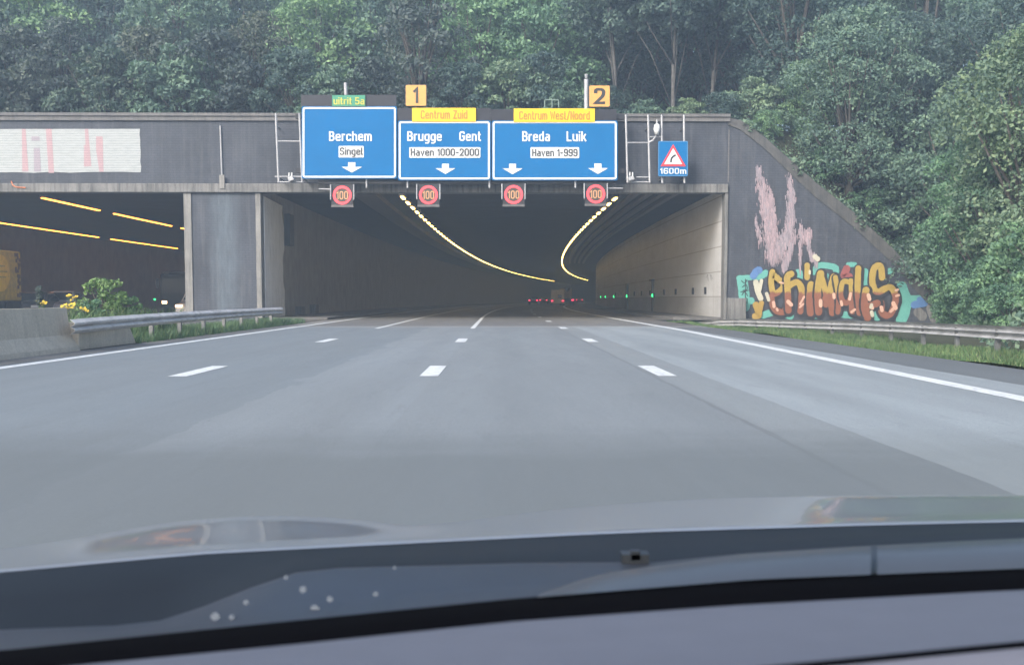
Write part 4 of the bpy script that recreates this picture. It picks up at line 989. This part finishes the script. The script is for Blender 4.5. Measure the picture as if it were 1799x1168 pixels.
# ------------------------------------------------------------------ vehicles
def car_paint(name, c, rough=.3):
    t = NT(name); t.base(c, rough); t.b.inputs['Coat Weight'].default_value = .6; return t.mat
def make_car(label, x, y, heading, paint, front_lit=False, rear_lit=False, W=1.78, L=4.4, H=1.46, van=False, name='car', cat='car', group=None):
    # local: nose towards -Y, base at z = 0
    t = thing(name, label, cat, (0, 0, 0), group); w2 = W / 2
    if van:
        prof = [(-L/2, .35), (-L/2, .85), (-L/2 + .7, 1.15), (-L/2 + 1.3, H - .1), (-L/2 + 1.7, H), (L/2 - .05, H), (L/2, H - .3), (L/2, .35)]
    else:
        prof = [(-L/2, .3), (-L/2 + .02, .62), (-L/2 + .25, .78), (-L/2 + 1.25, .93), (-L/2 + 1.95, H - .06), (-L/2 + 2.5, H), (L/2 - 1.25, H - .03), (L/2 - .35, 1.0), (L/2 - .05, .92), (L/2, .6), (L/2 - .02, .3)]
    def xw(z): return w2 * (1 - .2 * max(0, (z - .9) / (H - .9)) ** 1.1) if not van else w2 * (1 - .07 * max(0, (z - .9) / (H - .9)))
    b = MB(); rows = [[(s * xw(z), yy, z) for yy, z in prof] for s in (-1, 1)]
    mids = [[(s * xw(z) * .93, yy, z + (.025 if z > .7 else 0)) for yy, z in prof] for s in (-1, 1)]
    b.loft([rows[0], mids[0], mids[1], rows[1]]); b.face(rows[0]); b.face(rows[1][::-1]); 
    body = obj('body', b, paint, t, bevel=.02)
    def ins(pts, name_):
        b = MB(); b.face(pts); return obj(name_, b, M['glass'], t)
    if van: a0, a1, zA, zB = prof[2], prof[3], 0, 0
    else: a0, a1 = prof[3], prof[4]
    e = .02
    def lerp(p, q, u): return (p[0] + (q[0] - p[0]) * u, p[1] + (q[1] - p[1]) * u)
    f0, f1 = lerp(a0, a1, .1), lerp(a0, a1, .92)
    ins([(-xw(f0[1]) * .88, f0[0] - e, f0[1] + e * 2.2), (xw(f0[1]) * .88, f0[0] - e, f0[1] + e * 2.2), (xw(f1[1]) * .86, f1[0] - e, f1[1] + e * 2.2), (-xw(f1[1]) * .86, f1[0] - e, f1[1] + e * 2.2)], 'windscreen')
    if van:
        b = MB(); b.box(-w2 * .6, -w2 * .05, L/2 + .004, L/2 + .02, 1.25, 1.75); obj('rear_window', b, M['glass'], t)
    else:
        r0_, r1_ = lerp(prof[7], prof[6], .1), lerp(prof[7], prof[6], .9)
        ins([(xw(r0_[1]) * .86, r0_[0] + e, r0_[1] + e * 2), (-xw(r0_[1]) * .86, r0_[0] + e, r0_[1] + e * 2), (-xw(r1_[1]) * .84, r1_[0] + e, r1_[1] + e * 2), (xw(r1_[1]) * .84, r1_[0] + e, r1_[1] + e * 2)], 'rear_window')
    for s in (-1, 1):
        if van: sp = [(-L/2 + 1.0, 1.2), (-L/2 + 1.9, 1.2), (-L/2 + 1.9, H - .3), (-L/2 + 1.35, H - .3)]
        else: sp = [(-L/2 + 1.5, .96), (L/2 - .7, .98), (L/2 - 1.28, H - .12), (-L/2 + 2.05, H - .12)]
        ins([(s * (xw(z) + .012), yy, z) for yy, z in sp][::s], 'side_window')
        for yy in (-L/2 + .85, L/2 - .85):
            wb = MB(); wb.tube([(s * (w2 - .2), yy, .32), (s * (w2 + .01), yy, .32)], .32, 16); wo = obj('wheel', wb, M['rubber'], t)
            wb = MB(); wb.tube([(s * (w2 + .012), yy, .32), (s * (w2 + .025), yy, .32)], .2, 12); obj('rim', wb, M['steel'], wo)
        b = MB(); b.box(s * w2 * .78 - .2, s * w2 * .78 + .2, -L/2 - .03, -L/2 + .1, .6, .74); obj('headlight', b, M['head_l'] if front_lit else M['white'], t)
        b = MB(); z0 = .75 if not van else .7; b.box(s * w2 * .8 - .16, s * w2 * .8 + .16, L/2 - .06, L/2 + .03, z0, z0 + .17); obj('taillight', b, M['red_l'] if rear_lit else M['sign_red'], t)
    t.location = (x, y, 0); t.rotation_euler.z = heading; return t
PI = math.pi
def lane_h(y): return -math.atan2(max(0, y - 60), RC)
x_at = lambda px, y: at(px, 520, y).x
# cars seen from behind in the right tube (nose away: heading pi)
make_car('dark car with lit red tail lights left of the white van in the tunnel', x_at(938, 205), 205, PI + lane_h(205), car_paint('paint_dark', (.03, .03, .035)), rear_lit=True)
make_car('farther dark car with red tail lights just left of the van', x_at(956, 240), 240, PI + lane_h(240), car_paint('paint_grey', (.05, .05, .055)), rear_lit=True)
make_car('distant car with red tail lights right of the van by the wall bend', x_at(1019, 290), 290, PI + lane_h(290), car_paint('paint_maroon', (.05, .03, .03)), rear_lit=True)
vx = x_at(980, 178)
v = make_car('white van with a small rear window and red lights inside the right tube', vx, 178, PI + lane_h(178), car_paint('paint_white', (.85, .82, .77)), rear_lit=True, W=2.2, L=5.6, H=2.55, van=True, name='van', cat='van')
# crane lorry beside it
t = thing('lorry', 'brownish lorry with a folded loading crane, right beside the white van', 'lorry', (x_at(998, 186), 186, 0))
cx, cy = x_at(998, 186), 186
b = MB(); b.box(cx - 1.1, cx + 1.1, cy, cy + 6, .7, 1.2); obj('flatbed', b, M['box_grey'], t)
b = MB(); b.box(cx - 1.05, cx + 1.05, cy + 6.05, cy + 8, .7, 2.9); obj('cab', b, car_paint('paint_sand', (.6, .48, .36)), t, bevel=.08)
b = MB(); b.box(cx - .9, cx + .5, cy + 4.9, cy + 5.9, 1.21, 2.6); obj('crane_base', b, car_paint('paint_crane', (.5, .4, .28)), t, bevel=.05)
b = MB(); b.tube([(cx + .1, cy + 5, 2.5), (cx + .7, cy + 4.6, 3.2), (cx + .2, cy + 4.6, 2.9)], [.25, .22, .15], 8); b.tube([(cx + .2, cy + 5, 2.6), (cx - .4, cy + 4.7, 3.0), (cx + .6, cy + 4.5, 3.25)], .16, 8); obj('crane_arm', b, M['steel'], t)
for s in (-1, 1):
    b = MB(); b.box(cx + s * .8 - .2, cx + s * .8 + .2, cy - .05, cy - .004, .8, 1.0); obj('taillight', b, M['red_l'], t)
    for yy in (cy + .9, cy + 6.6):
        b = MB(); b.tube([(cx + s * .75, yy, .48), (cx + s * 1.08, yy, .48)], .48, 16); obj('wheel', b, M['rubber'], t)
# left tube: oncoming
make_car('dark estate car, roof showing above the barrier beside the yellow lorry', x_at(62, 66), 66, .06, car_paint('paint_navy', (.035, .04, .055)), W=1.85, H=1.5)
make_car('silver car behind the yellow ragwort in the left tunnel mouth', x_at(112, 68.5), 68.5, .06, car_paint('paint_silver', (.5, .53, .58)), W=1.8, H=1.58)
make_car('pale car half hidden by the brick pillar, headlights on', x_at(351, 70), 70, 0.0, car_paint('paint_pale', (.45, .45, .47)), front_lit=True, H=1.75, W=1.85)
# yellow lorry at the left edge (long side towards the camera)
lx = -27.0; ya, yb = 53.0, 61.6
t = thing('lorry', 'yellow lorry with a round orange disc on its side, at left edge', 'lorry', (lx - 1.2, 58, 0))
Yw = plain('lorry_yellow', (.6, .4, .03), .5, var=.3, scale=4); Yw2 = plain('lorry_disc', (.95, .58, .02), .5)
b = MB(); b.box(lx - 2.45, lx, ya, yb, 1.0, 3.75); obj('box_body', b, Yw, t, bevel=.08)
b = MB(); cy_, cz_ = yb - 2.6, 2.5
b.prism([(lx + .006, cy_ + 1.05 * math.cos(2 * PI * k / 32), cz_ + 1.0 * math.sin(2 * PI * k / 32)) for k in range(32)], (.05, 0, 0)); ds = obj('disc', b, Yw2, t)
b = MB()
for k, (za, l) in enumerate(((2.85, .5), (2.55, .75), (2.25, .6))): b.box(lx + .06, lx + .065, cy_ - l, cy_ + l, za, za + .07)
obj('disc_stripes', b, Yw, ds)
b = MB(); b.box(lx - 2.3, lx - .05, ya, yb, .55, .996); obj('chassis', b, M['box_grey'], t)
b = MB(); b.box(lx - 2.4, lx, ya - 2.1, ya - .06, .6, 3.2); obj('cab', b, Yw, t, bevel=.1)
b = MB()
for k in range(22):
    yy = yb - .1 - rnd.random() * .6; zz = rnd.uniform(1.1, 3.6); b.box(lx + .004, lx + .008 + .0005 * k, yy - .12, yy + .12, zz - .1, zz + .1)
obj('corner_grime', b, plain('lorry_grime', (.16, .1, .03), .7), t)
for yy in (ya - 1, yb - 1.6, yb - 2.9):
    b = MB(); b.tube([(lx - .35, yy, .5), (lx - .01, yy, .5)], .5, 18); obj('wheel', b, M['rubber'], t)
# black lorry
bx = x_at(311, 82); by = 82
t = thing('lorry', 'black lorry facing out of the left tunnel beside the brick pillar', 'lorry', (bx, by, 0))
bk = plain('lorry_black', (.008, .009, .012), .7)
b = MB(); b.box(bx - 1.25, bx + 1.25, by, by + 2.2, .45, 3.0); cab = obj('cab', b, bk, t, bevel=.12)
b = MB(); b.box(bx - 1.1, bx + 1.1, by - .02, by - .004, 1.55, 2.65); obj('windscreen', b, plain('tinted_glass', (.006, .007, .01), .35), t)
b = MB(); b.box(bx - 1.25, bx + 1.25, by + 2.3, by + 11, .9, 3.25); obj('box_body', b, bk, t, bevel=.05)
b = MB(); b.tube([(bx - 1.1, by - .1, 3.1), (bx + 1.2, by - .1, 3.12)], .05, 6); b.tube([(bx - .9, by - .1, 3.1), (bx - .9, by, 2.9)], .03, 6); b.tube([(bx + .9, by - .1, 3.1), (bx + .9, by, 2.9)], .03, 6); obj('lamp_bar', b, M['steel'], t)
for s in (-1, 1):
    b = MB(); b.box(bx + s * .95 - .18, bx + s * .95 + .18, by - .03, by + .02, .75, .95); obj('headlight', b, M['head_l'], t)
    b = MB(); b.box(bx + s * 1.42 - .1, bx + s * 1.42 + .1, by - .1, by, 1.9, 2.6); obj('mirror', b, M['black'], t)
    b = MB(); b.tube([(bx + s * .9, by + 1.1, .48), (bx + s * 1.24, by + 1.1, .48)], .48, 16); obj('wheel', b, M['rubber'], t)
p = at(272, 526, 84); t = thing('signal', 'tiny green signal light left of the black lorry', 'signal light', p)
b = MB(); b.box(p.x - .1, p.x + .1, p.y, p.y + .1, p.z - .1, p.z + .1); obj('housing', b, M['box_grey'], t)
b = MB(); b.tube([p + Vector((0, -.05, 0)), p + Vector((0, -.004, 0))], .07, 10); obj('lens', b, M['green_l'], t)
b = MB(); b.tube([p + Vector((0, .05, -.1)), (p.x, p.y + .05, -.03)], .04, 8); obj('post', b, M['steel'], t)

# ------------------------------------------------------------------ the car the picture was taken from
car = thing('car', 'grey car the view looks out of, bonnet and dashboard across the bottom', 'car', (.4, .8, 0))
XS = [-160, -60, 40, 120, 200, 280, 360, 440, 520, 600, 660, 720, 800, 900, 1000, 1150, 1300, 1500, 1700, 1850, 2000]
def crv(pts): 
    xs = [p[0] for p in pts]; ys = [p[1] for p in pts]
    def f(x):
        # smooth monotone-ish interpolation
        t = np.interp(x, xs, ys); e = 30; return float((np.interp(x - e, xs, ys) + 2 * t + np.interp(x + e, xs, ys)) / 4)
    return f
near = crv([(-200, 1018), (0, 1000), (350, 968), (700, 950), (1100, 930), (1500, 918), (1799, 911), (2000, 908)])
far = crv([(-200, 975), (0, 962), (120, 945), (200, 930), (300, 913), (400, 904), (480, 902), (560, 904), (640, 911), (720, 922), (800, 914), (900, 901), (1000, 889), (1150, 877), (1300, 870), (1500, 867), (2000, 866)])
def dY(x, base): return base + .00009 * (x - 900)
def row(f, base, off=0): return [at(x, f(x) + off, dY(x, base)) for x in XS]
def blend(u, dip=0): 
    return lambda x: near(x) + (far(x) - near(x)) * u + dip * math.exp(-((x - 430) / 190) ** 2)
def eye(x): return min(1, max(0, (x - 50) / 110)) * min(1, max(0, (890 - x) / 170))
def scoop(x): return min(1, max(0, (x - 1300) / 190))
UU = (0, .1, .2, .4, .6, .8, .92, 1.0)
Yb = (1.12, 1.17, 1.23, 1.38, 1.56, 1.78, 1.95, 2.1)
Ye = (1.12, 1.155, 1.20, 1.252, 1.30, 1.355, 1.43, 1.55)
Ys = (1.12, 1.145, 1.175, 1.215, 1.255, 1.295, 1.33, 1.42)
XB = [-160 + 20 * i for i in range(109)]
rows = []
for u, yb_, ye_, ys_ in zip(UU, Yb, Ye, Ys):
    r0 = []
    for x in XB:
        e, q = eye(x), scoop(x); e = e * e * (3 - 2 * e); q = q * q * (3 - 2 * q)
        yy = yb_ * (1 - e) * (1 - q) + ye_ * e + ys_ * q
        r0.append(at(x, near(x) + (far(x) - near(x)) * u, dY(x, yy)))
    rows.append(r0)
last = rows[-1]; rows.append([p + Vector((0, .18, -.08)) for p in last]); rows.append([p + Vector((0, .3, -.22)) for p in last])
b = MB(); b.loft(rows)
t_ = NT('bonnet_paint'); t_.base((.19, .21, .235), .3, .35); t_.b.inputs['Coat Weight'].default_value = .65; t_.b.inputs['Coat Roughness'].default_value = .06
bon = obj('bonnet', b, t_.mat, car, smooth=True)
sm = bon.modifiers.new('sub', 'SUBSURF'); sm.levels = sm.render_levels = 2
cowl_m = plain('cowl_plastic', (.007, .009, .012), .5, var=.2, scale=9); cowl_m.node_tree.nodes['Principled BSDF'].inputs['Specular IOR Level'].default_value = .22; lobe_m = plain('scuttle_plastic', (.018, .024, .036), .45, var=.15, scale=9); seal_m = plain('seal_black', (.002, .002, .003), .9); seal_m.node_tree.nodes['Principled BSDF'].inputs['Specular IOR Level'].default_value = .02; dash_m = plain('dashboard_skin', (.09, .099, .127), .6, var=.06, scale=30); trim_m = plain('dashboard_trim', (.15, .148, .172), .6, var=.06, scale=30)
lob = crv([(-200, 1118), (0, 1105), (260, 1096), (330, 1076), (420, 1040), (500, 1008), (560, 998), (800, 992), (950, 987), (1000, 987), (1100, 992), (1300, 972), (1535, 957), (1800, 944), (2000, 936)])
blt = crv([(-200, 1160), (0, 1142), (450, 1096), (900, 1051), (1330, 1016), (1799, 997), (2000, 990)])
blb = crv([(-200, 1195), (0, 1180), (500, 1132), (900, 1090), (1300, 1061), (1799, 1034), (2000, 1026)])
b = MB(); b.loft([row(lob, .96, 6), row(lob, .97, -2), [at(x, lob(x) * .5 + near(x) * .5 + 2, dY(x, 1.02)) for x in XS], row(near, 1.075, 9), row(near, 1.09, 3), row(near, 1.105, 3.5)]); obj('cowl_panel', b, cowl_m, car, smooth=True)
b = MB(); b.loft([row(near, 1.082, 5), row(near, 1.09, 1.2), row(near, 1.10, .2), row(near, 1.115, 1)]); obj('bonnet_edge', b, plain('bonnet_edge_rubber', (.2, .23, .28), .35), car, smooth=True)
b = MB(); b.loft([row(blt, .80, 8), row(blt, .83, -4), [at(x, lob(x) * .4 + blt(x) * .6, dY(x, .87)) for x in XS], row(lob, .92, 4), row(lob, .94, 0), row(lob, .955, 4)]); obj('scuttle_cover', b, lobe_m, car, smooth=True)
wa = crv([(940, 1046), (985, 1030), (1040, 1010), (1100, 1000), (1300, 974), (1535, 959), (1800, 946), (2000, 938)])
for xa, xb in ((945, 1530), (1541, 2000)):
    n = 16; xs = [xa + (xb - xa) * i / n for i in range(n + 1)]; b = MB()
    b.loft([[at(x, max(wa(x) + 1, blt(x) + 1), dY(x, .765)) for x in xs], [at(x, wa(x) * .55 + blt(x) * .45, dY(x, .785)) for x in xs], [at(x, wa(x) + 5, dY(x, .815)) for x in xs], [at(x, wa(x), dY(x, .84)) for x in xs], [at(x, wa(x) + 1, dY(x, .86)) for x in xs]])
    obj('wiper_cover', b, plain('wiper_cover_plastic', (.04, .048, .06), .35, var=.1), car, smooth=True)
b = MB(); b.loft([row(blb, .66, 14), row(blb, .67, 0), [at(x, blb(x) * .5 + blt(x) * .5, dY(x, .72)) for x in XS], row(blt, .78, 0), row(blt, .79, 6)]); obj('windscreen_seal', b, seal_m, car, smooth=True)
tl = crv([(-200, 1330), (900, 1212), (1370, 1168), (1799, 1126), (2000, 1108)])
b = MB(); b.loft([row(tl, .46, 2), row(tl, .47, -2), [at(x, tl(x) * .5 + blb(x) * .5, dY(x, .54)) for x in XS], row(blb, .62, 8), row(blb, .64, 1), row(blb, .65, 6)]); obj('dashboard', b, dash_m, car, smooth=True)
b = MB(); b.loft([row(tl, .44, 12), row(tl, .447, 10), row(tl, .455, 1), row(tl, .46, -1)]); obj('dashboard_seam', b, seal_m, car, smooth=True)
b = MB(); b.loft([row(tl, .30, 260), row(tl, .36, 120), row(tl, .42, 24), row(tl, .44, 11)]); obj('dashboard_front', b, trim_m, car, smooth=True)
# dust specks lying on the scuttle and washer jet
dust = plain('dust_pale', (.1, .12, .15), .9)
for px, py, r_ in ((378, 1082, 10), (553, 1070, 11), (580, 1052, 7), (432, 1058, 6), (407, 1084, 6), (532, 1035, 8), (660, 1043, 6), (502, 1014, 5), (693, 997, 4), (480, 1120, 3)):
    c_ = at(px, py, dY(px, .845)); s_ = r_ / F * .845 * .8
    b = MB(); b.prism([c_ + Vector((s_ * math.cos(u * PI / 4) * rnd.uniform(.8, 1.1), 0, s_ * math.sin(u * PI / 4) * rnd.uniform(.7, 1))) for u in range(8)], (0, .002, 0)); obj('dust_speck', b, dust, car)
b = MB(); p = at(1115, 978, .95); b.obox(p, Vector((.012, 0, 0)), Vector((0, .008, 0)), Vector((0, 0, .004))); b.obox(p + Vector((0, -.004, .003)), Vector((.004, 0, 0)), Vector((0, .004, 0)), Vector((0, 0, .004))); obj('washer_jet', b, plain('washer_plastic', (.014, .018, .023), .4), car)

for kx, (p, used) in protos.items():
    if not used:
        for c in list(p.children): bpy.data.objects.remove(c)
        bpy.data.objects.remove(p)

# ------------------------------------------------------------------ haze added for damp air and the veil of an unbuilt windscreen
HZ = 0.0025
hb = MB(); hb.box(-300, 300, -120, 640, -4.2, 42)
hm = bpy.data.materials.new('damp_air_veil'); hm.use_nodes = True; ht = hm.node_tree
ht.nodes.remove(ht.nodes['Principled BSDF']); pv = ht.nodes.new('ShaderNodeVolumePrincipled')
pv.inputs['Color'].default_value = (.6, .79, 1, 1); pv.inputs['Density'].default_value = HZ; pv.inputs['Anisotropy'].default_value = .2
ht.links.new(pv.outputs[0], ht.nodes['Material Output'].inputs['Volume'])
obj('haze_and_veil', hb, hm, kind='stuff')
